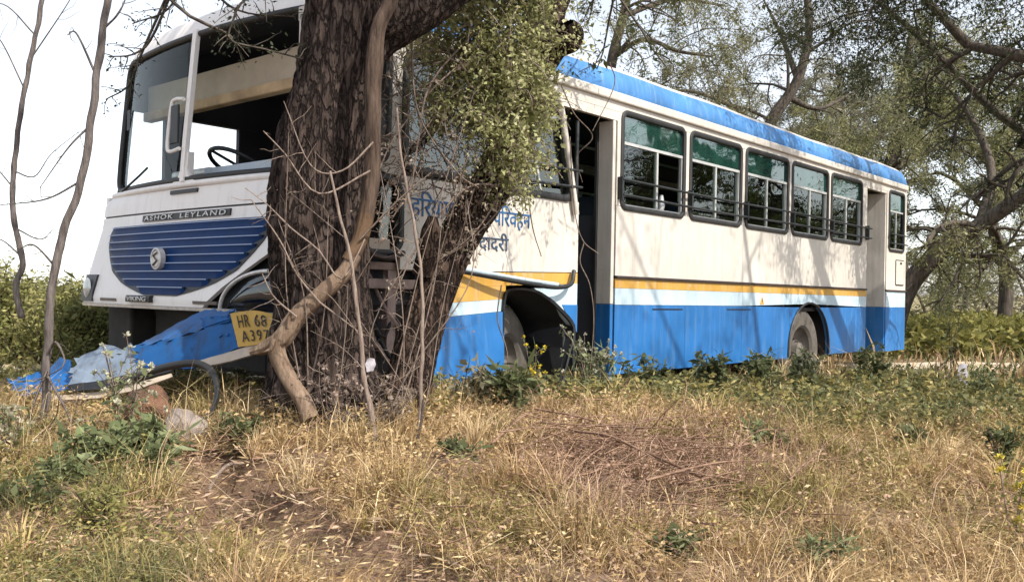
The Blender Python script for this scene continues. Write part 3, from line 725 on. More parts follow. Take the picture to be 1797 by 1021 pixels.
# --- front end
def prof_x(z): return float(np.interp(z, (.93, 1.0, 1.25, 1.5, 1.73, 2.0, 2.75, 2.86, 2.96, 3.03), (-.10, -.115, -.05, .02, .045, .06, .12, .17, .33, .60)))
def XS(y, z):
    s = abs(y - WB / 2) / (WB / 2); k = max(0, min(1, (z - 1.68) / .09))
    bow = (.05 + .09 * k) * s ** 2 + max(0, (s - .94) / .06) ** 2.2 * (.05 + .06 * k)
    return XF + prof_x(z) + bow
def fgrid(y0, y1, z0, z1, ny_, nz_, off=0, edge=None):
    P = []
    for a in np.linspace(0, 1, ny_):
        row = []
        for c_ in np.linspace(0, 1, nz_):
            z = z0 + (z1 - z0) * c_; y = y0 + (y1 - y0) * a
            if edge: y, z = edge(y, z)
            row.append((XS(y, z) + off, y, z))
        P.append(row)
    return P
# lower white panel in pieces, its lower near corner broken away
def nearcut(y, z):
    lim = np.interp(z, (.96, 1.10, 1.22, 1.33, 1.575), (.72, .52, .30, .10, .06))
    return (lim + (y - .06) * (2.41 - lim) / 2.35, z)
MB().grid(fgrid(.06, 2.41, .966, 1.572, 48, 16, edge=nearcut), thick=(.03, 0, 0)).build('front_panel', M['front_white'], bus, smooth=40)
MB().grid(fgrid(.04, 2.41, 1.584, 1.735, 48, 5), thick=(.03, 0, 0)).build('front_flap', M['front_white'], bus, smooth=40)
MB().grid(fgrid(.10, 2.38, 1.565, 1.59, 40, 3, .012)).build('flap_gap', M['black'], bus)
MB().grid(fgrid(.40, 2.43, .945, .964, 40, 3, -.012), thick=(.03, 0, 0)).build('lower_trim', M['silver'], bus)
MB().grid(fgrid(.03, .80, .93, .952, 12, 3, .03), thick=(.03, 0, 0)).build('lower_trim', M['silver'], bus)
MB().grid([[(x, WB - .001, z) for z in np.linspace(.966, 1.735, 5)] for x in np.linspace(XF + .12, -2.55, 6)], thick=(0, -.03, 0)).build('cab_side_panel', M['front_white'], bus)
MB().grid([[(x, WB - .001, z) for z in (2.62, 2.735)] for x in (XF + .5, -2.55)], thick=(0, -.03, 0)).build('window_head', M['front_white'], bus)
# windscreen frame
TOP = 2.735
belt = [(XS(y, 1.742) - .004, y, 1.742 + .0) for y in np.linspace(.10, 2.36, 36)]
MB().tube(belt, .022, 8).build('belt_rail', M['front_white'], bus, smooth=60)
P_ = fgrid(.04, 2.41, TOP, 3.03, 40, 12)
MB().grid(P_).build('front_dome', M['front_white'], bus, smooth=180)
# dome to roof
MB().grid([[(XS(y, 3.03) * (1 - a) + -2.50 * a, y, (3.03) * (1 - a) + float(np.interp(y, [p_[0] for p_ in prof], [p_[1] for p_ in prof])) * a) for a in np.linspace(0, 1, 4)] for y in np.linspace(.04, 2.41, 30)]).build('roof', M['front_white'], bus, smooth=180)
MB().grid([[(XS(y, 2.735) * (1 - a) + .035 - 2.43 * a, y, 2.745 + .16 * a) for a in np.linspace(0, 1, 4)] for y in np.linspace(.06, 2.39, 14)]).build('cab_lining', M['inner'], bus, smooth=180)
def screen_frame(y0, y1, name):
    z0, z1 = 1.775, TOP - .015; rr = .10; pts = []
    for cy, cz, st in ((y1 - rr, z1 - rr, 0), (y0 + rr, z1 - rr, 90), (y0 + rr, z0 + rr, 180), (y1 - rr, z0 + rr, 270)):
        for k in range(7):
            th = math.radians(st + 15 * k); pts.append((cy + rr * math.cos(th), cz + rr * math.sin(th)))
    dense = []
    for i in range(len(pts)):
        a, b_ = pts[i], pts[(i + 1) % len(pts)]; n = max(1, int(math.hypot(b_[0] - a[0], b_[1] - a[1]) / .08))
        dense += [(a[0] + (b_[0] - a[0]) * k / n, a[1] + (b_[1] - a[1]) * k / n) for k in range(n)]
    dense.append(dense[0])
    return MB().tube([(XS(y, z) - .004, y, z) for y, z in dense], .02, 7, cap=False).build(name, M['rubber'], bus, smooth=60)
fa = screen_frame(.10, 2.35, 'windscreen')
MB().grid(fgrid(1.25, 2.34, 1.79, TOP - .03, 14, 8, .006)).build('pane', M['screen'], fa, smooth=180)
def vbar(y0, y1, z0, z1, off=-.01, n=10):
    return MB().grid(fgrid(y0, y1, z0, z1, 4, n, off), thick=(.05, 0, 0))
MB().grid(fgrid(1.172, 1.218, 1.76, TOP + .01, 4, 12, -.032), thick=(.03, 0, 0)).build('centre_pillar', M['front_white'], bus, smooth=60)
MB().prism([(XF, 0)] * 0 + [(XS(1.2, 1.80) - .016, 1.755), (XS(1.2, 1.9) - .012, 1.95), (XS(1.2, 1.9) + .03, 1.95), (XS(1.2, 1.8) + .03, 1.755)], 1.16, 1.23).build('pillar_foot', M['front_white'], bus)
MB().grid([[(XS(1.2, 1.77) - .018, y, z) for z in (1.75, 1.75 + h)] for y, h in ((1.05, .005), (1.12, .03), (1.165, .10), (1.225, .10), (1.27, .03), (1.34, .005))], thick=(.02, 0, 0)).build('pillar_foot', M['front_white'], bus)
MB().grid(fgrid(1.03, 1.36, 1.685, 1.71, 8, 3, -.012), thick=(.012, 0, 0)).build('number_strip', M['black'], bus)
vbar(2.355, 2.41, 1.755, TOP + .02, 0, 12).build('windscreen_pillar', M['black'], bus, smooth=60)
vbar(.035, .095, 1.755, TOP + .02, 0, 12).build('windscreen_pillar', M['front_white'], bus, smooth=60)
# mirror hoop on the windscreen
my, mz0, mz1 = 1.30, 1.96, 2.30
loop_ = [(XS(my, z) - .05, y, z) for y, z in ((1.215, mz1 - .01), (1.32, mz1), (1.365, mz1 - .04), (1.37, mz0 + .05), (1.33, mz0), (1.215, mz0 + .01))]
mi = MB().tube(spline(loop_, 30), .013, 7).build('mirror', M['front_white'], bus, smooth=60)
MB().box(XS(my, 2.1) - .055, XS(my, 2.1) - .04, 1.25, 1.345, mz0 + .05, mz1 - .04).build('mirror_glass', M['black'], mi, bevel=.006)
# wipers
for y0, y1 in ((2.15, 1.72),):
    MB().tube([(XS(y0, 1.76) - .03, y0, 1.76), (XS(y0, 1.8) - .03, (y0 + y1) / 2, 1.85), (XS(y1, 1.86) - .02, y1, 1.89)], .008, 6).build('wiper', M['black'], bus)
MB().box(XS(2.24, 2.2) + .006, XS(2.24, 2.2) + .012, 2.235, 2.285, 2.22, 2.37).build('sticker', M['black'], bus, bevel=.006)
# grille
def g_edge(z):
    """half width of the shield-shaped grille at height z"""
    return float(np.interp(z, (1.03, 1.055, 1.08, 1.11, 1.185, 1.28, 1.365, 1.45, 1.495), (.20, .34, .46, .575, .76, .865, .945, .975, .95)))
GY = 1.20
def grid_shield(z0, z1, off, sh=1.0, ny_=24, nz_=12):
    return [[(XS(GY + s_ * (g_edge(z) * sh), z) + off, GY + s_ * g_edge(z) * sh, z) for z in np.linspace(z0, z1, nz_)] for s_ in np.linspace(-1, 1, ny_)]
gr = MB().grid(grid_shield(1.03, 1.50, -.006, 1.012, 32, 24), thick=(.005, 0, 0)).build('grille', M['black'], bus, smooth=60)
n_sl = 9; hz = (1.493 - 1.036) / n_sl
for k in range(n_sl):
    z0 = 1.036 + k * hz; rows = []
    for s_ in np.linspace(-1, 1, 30):
        row = []
        for f_, of_ in ((.04, -.008), (.30, -.012), (.80, -.022), (.93, -.026), (.985, -.022), (.985, -.008)):
            z = z0 + hz * f_; w_ = min(g_edge(z), g_edge(z0 + hz * .1) + .03); y = GY + s_ * w_ * .985
            row.append((XS(y, z) + of_ + .01 * max(0, abs(s_) - .96) / .04, y, z))
        rows.append(row)
    s_o = MB().grid(rows).build('slat', M['grille'], gr, smooth=50)
    MB().grid([[(XS(GY + s_ * w2, z0 + hz * .93) - .029, GY + s_ * w2, z0 + hz * f_) for f_ in (.87, .99)] for w2 in [min(g_edge(z0 + hz * .9), g_edge(z0 + hz * .1) + .03) * .97] for s_ in np.linspace(-1, 1, 24)], thick=(.004, 0, 0)).build('slat_highlight', M['grille_highlight'], gr)  # pale strip painted as the highlight along each slat
ey, ez = 1.265, 1.262; ex = XS(ey, ez) - .05
em = MB(); pr = [(.0, -.012), (.045, -.012), (.052, -.004), (.058, -.014), (.066, -.012), (.068, .02)]
em.grid([[(ex + d, ey + r * math.cos(a), ez + 1.05 * r * math.sin(a)) for r, d in pr] for a in np.linspace(0, 2 * math.pi, 33)])
emb = em.build('emblem', M['silver'], gr, smooth=40)
MB().tube([(ex - .017, ey - .025, ez + .04), (ex - .017, ey + .025, ez + .02), (ex - .017, ey - .022, ez - .012), (ex - .017, ey + .026, ez - .04)], .006, 5).build('emblem_mark', M['rim'], gr)
# lettering helper
def text_mesh(body, size, ext=.0015, shear=0, spacing=1.0):
    c_ = bpy.data.curves.new('lettering', 'FONT'); c_.body = body; c_.size = size; c_.extrude = ext; c_.shear = shear
    c_.space_character = spacing; c_.resolution_u = 4; c_.align_x = 'LEFT'
    o = bpy.data.objects.new('lettering', c_); COL.objects.link(o); bpy.context.view_layer.update()
    me = bpy.data.meshes.new_from_object(o.evaluated_get(bpy.context.evaluated_depsgraph_get()))
    bpy.data.objects.remove(o); bpy.data.curves.remove(c_)
    v = np.empty(len(me.vertices) * 3, np.float32); me.vertices.foreach_get('co', v); return me, v.reshape(-1, 3).astype(float)
def place_text(body, parent, mat, width, height, fn, name='lettering', bold=0, **kw):
    me, v = text_mesh(body, 1.0, ext=.5, **kw)
    mn, mx = v.min(0), v.max(0); v[:, 0] = (v[:, 0] - mn[0]) / (mx[0] - mn[0]) * width; v[:, 1] = (v[:, 1] - mn[1]) / (mx[1] - mn[1]) * height
    v[:, 2] = np.sign(v[:, 2])
    w_ = np.array([fn(*p_) for p_ in v], np.float32); me.vertices.foreach_set('co', w_.ravel()); me.update()
    me.materials.clear(); me.materials.append(mat)
    o = bpy.data.objects.new(name, me); COL.objects.link(o); o.parent = parent; return o
pl_y0, pl_y1, pl_z0, pl_z1 = 1.70, .635, 1.520, 1.562
np_ = MB().grid(fgrid(pl_y0, pl_y1, pl_z0, pl_z1, 20, 3, -.012), thick=(.014, 0, 0)).build('name_plate', M['black'], bus)
for word, off, wid in (('ASHOK', .0, .39), ('LEYLAND', .48, .52)):
    place_text(word, np_, M['silver'], wid, .030, lambda x, y, z, off=off: (XS(pl_y0 - .03 - off - x, 1.54) - .0155 + z * -.002, pl_y0 - .03 - off - x, pl_z0 + .006 + y), shear=.12, spacing=1.25)
vk = MB().grid(fgrid(1.60, 1.28, .985, 1.028, 8, 3, -.028), thick=(.03, 0, 0)).build('name_plate', M['black'], bus)
place_text('VIKING', vk, M['silver'], .26, .028, lambda x, y, z: (XS(1.57 - x, 1.0) - .031 + z * -.002, 1.57 - x, .993 + y), shear=.1)
for y in (2.05, .80):
    MB().grid(fgrid(y, y - .25, .985, 1.004, 6, 2, -.006), thick=(.01, 0, 0)).build('tow_badge', M['rim'], bus)
# far headlamp in its black box
hl = MB().grid(fgrid(2.425, 2.19, .978, 1.165, 8, 4, -.014), thick=(.05, 0, 0)).build('headlight', M['black'], bus)
hy, hz2 = 2.295, 1.068; hx = XS(hy, hz2) - .018
MB().grid([[(hx - d, hy + r * .95 * math.cos(a), hz2 + r * 1.25 * math.sin(a)) for r, d in ((.0, .022), (.03, .018), (.05, .010), (.060, .0))] for a in np.linspace(0, 2 * math.pi, 25)]).build('lens', M['lens'], hl, smooth=180)
# near headlamp bay: black mouth, pale hoop, cracked dark lens
MB().grid([[(XS(y, z) + .075, y, z) for z in np.linspace(.945, 1.32, 6)] for y in np.linspace(.02, .85, 10)]).build('lamp_bay', M['black'], bus)
hoop = [(XS(.5, 1.0) - .0, .52 - .48 * (1 - math.cos(a)) , .96 + .22 * math.sin(a)) for a in np.linspace(0, math.pi / 2, 14)]
hl2 = MB().tube(hoop, .012, 7).build('headlight', M['silver'], bus, smooth=60)
MB().grid([[(XS(.3, 1.0) + .05 - .03 * math.sin(r * 3), .52 - .02 - (.46) * (1 - math.cos(a)) * 1 + .0 * r, .96 + .205 * math.sin(a) * r) for r in np.linspace(.0, 1, 5)] for a in np.linspace(0, math.pi / 2, 12)]).build('lens', M['lamp_dark'], hl2, smooth=180)
# sign writing on the near side (glyphs in the order they are drawn)
sidefn = lambda x0, z0, sl=0: (lambda x, y, z: (x0 + x, sag(x0 + x, 0, z0)[1] - .004 - .002 * z, z0 + y + sl * x))
place_text('हिरयाणा', bus, M['letter_blue'], .44, .185, sidefn(-2.28, 1.535))
place_text('य', bus, M['letter_blue'], .08, .12, sidefn(-1.61, 1.545))
place_text('पिरवहन', bus, M['letter_blue'], .385, .165, sidefn(-1.497, 1.535))
place_text('दादरी', bus, M['letter_dark'], .30, .13, sidefn(-1.64, 1.375))
# wheel-bay view under the far front corner
MB().box(XF + .1, XF + .45, 2.0, 2.35, .4, .94).build('bumper_bracket', M['chassis'], bus, bevel=.02)
# ------------------------------------------------------------------ torn-off front bumper with its number plate
bump_t = empty('torn_bumper', at(300, 650, 5.0))
tag(bump_t, 'torn blue front bumper with yellow number plate lying across the ground before the bus', 'bumper')
bo = at(300, 650, 5.0)
def loc(p): return tuple(np.asarray(p) - bo)
def sheet(rows, thick=(0, .012, -.006), sub=5, jit=.0, parent=None, name='sheet', mat=None):
    """rows of control points -> smooth crumpled sheet"""
    A = [spline([loc(p) for p in r], sub * len(r)) for r in rows]
    A = np.array([spline([a[j] for a in A], sub * len(A)) for j in range(len(A[0]))])
    if jit > .01:       # torn edges
        rr = random.Random(int(jit * 1e4) + len(rows)); c_ = A.mean((0, 1))
        for i in range(A.shape[0]):
            for j in range(A.shape[1]):
                if i in (0, A.shape[0] - 1) or j in (0, A.shape[1] - 1): A[i, j] += (c_ - A[i, j]) * rr.uniform(-.05, .12) + np.array((0, rr.uniform(-.02, .01), rr.uniform(-.008, .008)))
    if jit:
        for i in range(A.shape[0]):
            for j in range(A.shape[1]):
                q = A[i, j] * 7; A[i, j] += jit * np.array(noise.noise_vector(Vector(q))) + .55 * jit * np.array(noise.noise_vector(Vector(q * 3.1)))
    return MB().grid(A.tolist(), thick=thick).build(name, mat, parent, smooth=32)
# blue face: a folded top and a front
sheet([[at(262, 596, 5.25), at(350, 548, 5.15), at(410, 545, 4.95)], [at(235, 608, 5.05), at(300, 596, 4.95), at(410, 556, 4.85)]], parent=bump_t, name='bumper_top', mat=M['bumper_blue'], jit=.012)
sheet([[at(232, 608, 5.05), at(320, 590, 4.93), at(418, 553, 4.83)], [at(236, 640, 4.98), at(330, 622, 4.88), at(424, 578, 4.80)], [at(268, 655, 4.95), at(350, 642, 4.85), at(428, 606, 4.78)]], parent=bump_t, name='bumper_face', mat=M['bumper_blue'], jit=.011)
sheet([[at(348, 556, 4.94), at(395, 553, 4.87), at(404, 551, 4.84)], [at(372, 604, 4.86), at(400, 586, 4.82), at(420, 600, 4.80)]], parent=bump_t, name='bumper_fold', mat=M['bumper_blue'], jit=.012)
# scraped middle and crumpled far end
sheet([[at(130, 622, 5.25), at(190, 603, 5.25), at(262, 610, 5.1)], [at(118, 655, 5.1), at(190, 640, 5.05), at(275, 632, 4.98)], [at(118, 683, 5.0), at(190, 672, 4.95), at(286, 652, 4.92)]], parent=bump_t, name='crumpled_skin', mat=M['crumple'], jit=.032)
sheet([[at(14, 668, 5.35), at(60, 652, 5.35), at(125, 634, 5.25)], [at(18, 684, 5.2), at(70, 678, 5.2), at(120, 664, 5.12)], [at(24, 694, 5.15), at(70, 690, 5.12), at(122, 684, 5.05)]], parent=bump_t, name='crumpled_end', mat=M['bumper_blue'], jit=.035)
sheet([[at(118, 676, 5.0), at(200, 662, 4.9), at(300, 640, 4.85)], [at(122, 688, 4.96), at(205, 676, 4.86), at(300, 650, 4.82)]], parent=bump_t, name='bumper_seam', mat=M['black'], jit=.006)
sheet([[at(60, 694, 5.05), at(150, 690, 4.95), at(230, 674, 4.86), at(300, 654, 4.82)], [at(64, 702, 5.02), at(152, 699, 4.92), at(234, 684, 4.84), at(302, 660, 4.80)]], parent=bump_t, name='bumper_lip', mat=M['lip'], jit=.006)
sheet([[at(345, 634, 4.83), at(420, 612, 4.78), at(486, 584, 4.72)], [at(352, 644, 4.79), at(424, 628, 4.72), at(490, 604, 4.66)]], parent=bump_t, name='bumper_lip', mat=M['lip'], jit=.004)
plate_rows = [[at(404, 550, 4.82), at(445, 545, 4.76), at(489, 553, 4.72)], [at(411, 580, 4.80), at(450, 576, 4.74), at(491, 578, 4.70)], [at(418, 609, 4.78), at(455, 604, 4.72), at(494, 598, 4.69)]]
pl = sheet(plate_rows, parent=bump_t, name='number_plate', mat=M['plate'], jit=.002, thick=(0, .006, 0))
def plate_fn(ox, oz):
    def fn(x, y, z):
        s_, t_ = ox + x, oz + y     # 0..1 across, 0..1 up
        r = [spline([np.array(p) for p in row], 11)[int(round(np.clip(s_, 0, 1) * 10))] for row in plate_rows] if False else None
        a = [np.array(row[0]) * (1 - s_) * (1 - 2 * s_) + np.array(row[1]) * 4 * s_ * (1 - s_) + np.array(row[2]) * s_ * (2 * s_ - 1) for row in plate_rows]
        v_ = 1 - t_
        p = a[0] * (1 - v_) * (1 - 2 * v_) + a[1] * 4 * v_ * (1 - v_) + a[2] * v_ * (2 * v_ - 1)
        return tuple(p - bo + np.array((0, -.006 - .002 * z, 0)))
    return fn
place_text('HR', pl, M['plate_ink'], .25, .34, plate_fn(.13, .56), spacing=1.1)
place_text('68', pl, M['plate_ink'], .25, .34, plate_fn(.49, .56), spacing=1.1)
place_text('A3970', pl, M['plate_ink'], .76, .33, plate_fn(.14, .13), spacing=1.25)

# loop of torn rubber trim
hs_ = [at(236, 664, 4.60), at(270, 650, 4.55), at(310, 640, 4.50), at(348, 638, 4.45), at(372, 652, 4.38), at(381, 682, 4.28), at(375, 715, 4.18), at(356, 740, 4.10), at(328, 756, 4.02), at(296, 764, 3.98)]
mb = MB(); c_ = spline(hs_, 60)
rr_ = np.interp(np.linspace(0, 1, 60), (0, .3, .55, .75, 1), (.020, .019, .014, .010, .009))
mb.tube(c_, rr_, 8); mb.tube(c_[34:] + np.array((.006, 0, .020)), .006, 6)
tag(mb.build('rubber_strip', M['rubber'], None, smooth=60), 'loop of black rubber trim hanging off the torn bumper onto a pale stone', 'rubber trim')

def rock(name, c, r, mat, label, seed, cat='stone', sq=(1, 1, 1)):
    bm = bmesh.new(); bmesh.ops.create_icosphere(bm, subdivisions=4, radius=1)
    for v in bm.verts:
        p = v.co.copy(); k = 1 + .38 * noise.noise(p * 1.1 + Vector((seed, 0, 0))) + .13 * noise.noise(p * 3 + Vector((seed, 5, 0))) + .05 * noise.noise(p * 8)
        q = p * k; v.co = Vector((q.x * r * sq[0], q.y * r * sq[1], q.z * r * sq[2]))
    me = bpy.data.meshes.new(name); bm.to_mesh(me); bm.free(); me.materials.append(mat)
    for p in me.polygons: p.use_smooth = True
    me.set_sharp_from_angle(angle=math.radians(28))
    o = bpy.data.objects.new(name, me); COL.objects.link(o); o.location = tuple(np.asarray(c) - np.array((0, 0, .3 * r)))
    return tag(o, label, cat)
rock('stone', at(262, 702, 4.2), .10, M['stone_brown'], 'rusty brown stone under the torn bumper, left of the pale one', 3, sq=(1.05, .9, .95))
rock('stone', at(322, 742, 4.0), .105, M['stone_grey'], 'pale grey stone inside the black rubber loop', 9, sq=(1.0, .8, .85))
rock('stone', at(1258, 744, 5.4), .045, M['stone_grey'], 'small pale stone in the dry grass below the bus windows', 21, sq=(1.3, .8, .7))
rock('stone', at(935, 1016, 2.63), .045, M['stone_grey'], 'flat grey stone at the bottom edge of the grass', 33, sq=(1.3, .9, .45))
# pale scraps
def scrap(u, v, d, w, h, label, seed, n=9):
    P = []; c = at(u, v, d)
    for a in np.linspace(-1, 1, n):
        P.append([tuple(c + np.array((a * w * (1 - .4 * abs(b_)), .02 * a, b_ * h)) + .3 * w * np.array(noise.noise_vector(Vector((a * 1.6 + seed, b_ * 1.6, seed))))) for b_ in np.linspace(-1, 1, n)])
    return tag(MB().grid(P).build('plastic_bag', M['plastic'], None, smooth=180), label, 'plastic scrap')
scrap(1690, 660, 8.6, .07, .12, 'crumpled white plastic bag snagged in the weeds right of the bus', 4)
scrap(650, 640, 4.15, .02, .03, 'torn white scrap caught at the foot of the big trunk', 8)

# ------------------------------------------------------------------ trees: growing machinery
class Grow:
    """collects limbs as tubes and leaves as cards, in world space"""
    def __init__(s, rnd): s.r = random.Random(rnd); s.tubes = []; s.tips = []
    def limb(s, pts, r0, r1, n=14):
        P = spline(pts, n); s.tubes.append((P, np.linspace(r0, r1, n))); return P
    def wander(s, p, d, L, r0, r1, n=7, droop=0.0, wild=.25):
        P = [np.array(p, float)]; d = unit(np.array(d, float))
        for k in range(n - 1):
            d = unit(d + wild * np.array([s.r.gauss(0, 1) for _ in range(3)]) * .5 + np.array((0, 0, -droop * (k + 1) / n)))
            P.append(P[-1] + d * L / (n - 1))
        P = np.array(P); s.tubes.append((P, np.linspace(r0, r1, n))); return P
    def branch(s, P, r, levels, count, ratio, L, droop=.1, start=.25, wild=.3, spread=.9, bias=(0, 0, 0)):
        """children along a polyline, recursively; last level goes to tips"""
        for k in range(count):
            t = start + (1 - start) * (k + s.r.random()) / count
            i = min(len(P) - 2, int(t * (len(P) - 1))); f = t * (len(P) - 1) - i
            p = P[i] * (1 - f) + P[i + 1] * f; tg = unit(P[i + 1] - P[i])
            rd = np.array([s.r.gauss(0, 1) for _ in range(3)]); rd -= tg * (rd @ tg) * .7
            d = unit(tg * .55 + unit(rd) * spread + np.array(bias))
            l = L * s.r.uniform(.6, 1.25) * (1.15 - .5 * t)
            q = s.wander(p, d, l, r, r * .4, 7 if levels > 1 else 5, droop, wild)
            if levels > 1: s.branch(q, r * .5, levels - 1, max(2, int(count * .8)), ratio, L * ratio, droop, .15, wild, spread, (0, 0, 0))
            else: s.tips.append(q)
    def wood(s, name, mat, parent, rmin=.0, nbig=10):
        mb = MB()
        for P, R in s.tubes:
            mb.tube(P, np.maximum(R, rmin), nbig if R[0] > .05 else (5 if R[0] > .015 else 3), cap=False)
        return mb.build(name, mat, parent, smooth=180)
    def leaves(s, name, parent, per, L, Wd, cols, spread=.05, droop=.5, keep=None, mat=None):
        pos = []; dr = []; tone = []
        for q in s.tips:
            c = s.r.random()
            for k in range(per):
                t = s.r.random(); i = min(len(q) - 2, int(t * (len(q) - 1))); f = t * (len(q) - 1) - i
                p = q[i] * (1 - f) + q[i + 1] * f + np.array([s.r.gauss(0, spread) for _ in range(3)])
                pos.append(p); dr.append([s.r.gauss(0, 1), s.r.gauss(0, 1), s.r.gauss(0, .7) - droop]); tone.append(.65 * c + .35 * s.r.random())
        pos = np.array(pos); dr = np.array(dr); tone = np.array(tone)
        if keep is not None: k_ = keep(pos); pos, dr, tone = pos[k_], dr[k_], tone[k_]
        cs = np.array(cols); x = np.clip(tone * (len(cs) - 1), 0, len(cs) - 1.001); i = x.astype(int); f = (x - i)[:, None]
        col = cs[i] * (1 - f) + cs[i + 1] * f
        col *= rng.uniform(.75, 1.25, (len(col), 1))
        n = len(pos)
        o = leaf_mesh(name, pos, dr, L * rng.lognormal(-.1, .4, n), Wd * rng.lognormal(-.1, .4, n), col, mat or M['leaf'], parent)
        return o

def at_list(*p): return [at(*q) for q in p]
def bark_trunk(name, path, radii, mat, parent, nring=170, nseg=96, amp=.018, flare=None, seed=0):
    C = spline(path, nring); Rr = np.interp(np.linspace(0, 1, nring), np.linspace(0, 1, len(radii)), radii)
    V = np.empty((nring, nseg, 3)); pn = None; s_len = 0
    for i in range(nring):
        t = C[min(i + 1, nring - 1)] - C[max(i - 1, 0)]; t, nn, b_ = frame_of(t)
        if pn is not None: nn = unit(pn - t * (pn @ t)); b_ = np.cross(t, nn)
        pn = nn
        if i: s_len += np.linalg.norm(C[i] - C[i - 1])
        for j in range(nseg):
            a = 2 * math.pi * j / nseg; ca, sa = math.cos(a), math.sin(a)
            tw = .35 * math.sin(s_len * 1.3 + seed)
            q = Vector((math.cos(a + tw) * 5.2, math.sin(a + tw) * 5.2, s_len * 2.1 + seed))
            rid = 1 - 2 * abs(noise.noise(q)); q2 = Vector((math.cos(a + tw) * 12, math.sin(a + tw) * 12, s_len * 5 + seed))
            d = amp * (.9 * rid + .45 * (1 - 2 * abs(noise.noise(q2)))) + Rr[i] * .16 * noise.noise(Vector((ca * 1.2, sa * 1.2, s_len * .9 + seed)))
            V[i, j] = C[i] + (Rr[i] + d) * (ca * nn + sa * b_)
    I = np.arange(nring * nseg).reshape(nring, nseg); J = np.roll(I, -1, 1)
    Fc = np.stack((I[:-1], J[:-1], J[1:], I[1:]), -1).reshape(-1, 4)
    return np_mesh(name, V.reshape(-1, 3), Fc, mat, parent, smooth=True), C

# ------------------------------------------------------------------ the big tree the bus has hit
base = at(575, 705, 4.5)
tree = empty('big_tree'); tag(tree, 'thick dark furrowed tree trunk with the bus front driven against it', 'tree')
D = 4.5
tk, Cm = bark_trunk('trunk', at_list((580, 745, D), (578, 700, D), (570, 620, D), (566, 540, D), (556, 430, D), (556, 330, D), (566, 240, D), (588, 150, D), (606, 60, D), (618, -40, D), (628, -200, D + .1), (640, -420, D + .2), (640, -640, D + .3)),
                    [.29, .245, .222, .204, .215, .222, .205, .19, .195, .205, .165, .135, .115], M['bark'], tree, nring=240, nseg=150, amp=.027, seed=2)
lt, Cl = bark_trunk('limb', at_list((606, 150, D + .02), (650, 62, D), (720, 20, D), (790, -25, D + .05), (900, -110, D + .1), (1060, -260, D + .1), (1250, -480, D)),
                    [.10, .125, .112, .10, .09, .08, .06], M['bark'], tree, nring=110, nseg=60, amp=.012, seed=8)
for k, (pts, r) in enumerate((([(640, 710, 4.36), (628, 650, 4.40), (612, 580, 4.42), (600, 500, 4.45)], [.07, .06, .05, .02]),
                              ([(505, 720, 4.40), (512, 650, 4.42), (508, 580, 4.45), (520, 500, 4.5)], [.12, .10, .08, .03]))):
    bark_trunk('root_flare', at_list(*pts), r, M['bark'], tree, nring=60, nseg=40, amp=.014, seed=20 + k)
g = Grow(5)
limbs = [g.limb(at_list((640, -500, 4.7)) + [np.array((-.2, 3.9, 4.9)), np.array((.6, 3.0, 5.6)), np.array((1.6, 2.0, 5.9))], .09, .03),
         g.limb([at(1200, -430, 4.5), np.array((1.7, 3.9, 4.9)), np.array((2.4, 3.4, 5.2)), np.array((3.2, 2.6, 5.3))], .06, .02),
         g.limb(at_list((628, -200, 4.6)) + [np.array((-1.3, 4.6, 4.6)), np.array((-2.0, 4.7, 4.9)), np.array((-2.9, 4.9, 4.6))], .07, .02),
         g.limb(at_list((640, -420, 4.7)) + [np.array((-.6, 5.5, 4.9)), np.array((-.4, 6.6, 5.2)), np.array((.2, 7.6, 5.3))], .07, .02),
         g.limb(at_list((640, -640, 4.8)) + [np.array((-.3, 4.2, 5.5)), np.array((.3, 3.6, 6.4)), np.array((1.0, 3.1, 7.0))], .08, .02)]
for i, P in enumerate(limbs):
    g.branch(P, .02, 2, (8, 4, 5, 5, 8)[i], .55, 1.15, droop=.12, start=.2)
# sprigs hanging down in front of the bus roof
g2 = Grow(12)
for pts in ([(250, -60, 4.4), (320, 20, 4.35), (400, 60, 4.3), (410, 75, 4.3), (470, 88, 4.3), (530, 104, 4.32)], [(600, -140, 4.4), (520, -60, 4.35), (430, 0, 4.3), (408, 40, 4.3), (398, 72, 4.3)],
            [(330, -90, 4.9), (300, 10, 4.9), (232, 42, 4.9)], [(330, -90, 4.9), (380, -10, 4.9), (430, 22, 4.85), (520, 30, 4.8)], [(330, -90, 4.9), (270, 60, 5.2), (235, 95, 5.2), (190, 100, 5.2)], [(330, -90, 4.9), (250, 90, 5.4), (225, 150, 5.4), (185, 175, 5.4)]):
    P = g2.limb(at_list(*pts), .011, .004, 14); g2.branch(P, .004, 1, 9, .6, .17, droop=.25, start=.3, spread=.8)
g2.limb([limbs[2][9], at(330, -90, 4.9)], .02, .011, 6); g2.limb([limbs[2][5], at(600, -140, 4.4)], .02, .011, 6); g2.limb([limbs[2][10], at(250, -60, 4.4)], .02, .011, 6)
g.tubes += g2.tubes
g.wood('branches', M['bark_dark'], tree)
g.leaves('crown', tree, 30, .075, .026, [(.03, .045, .012), (.06, .085, .022), (.11, .12, .04)], spread=.07)
g2.leaves('hanging_leaves', tree, 12, .022, .009, [(.018, .022, .014), (.04, .05, .025), (.09, .10, .045)], spread=.02)

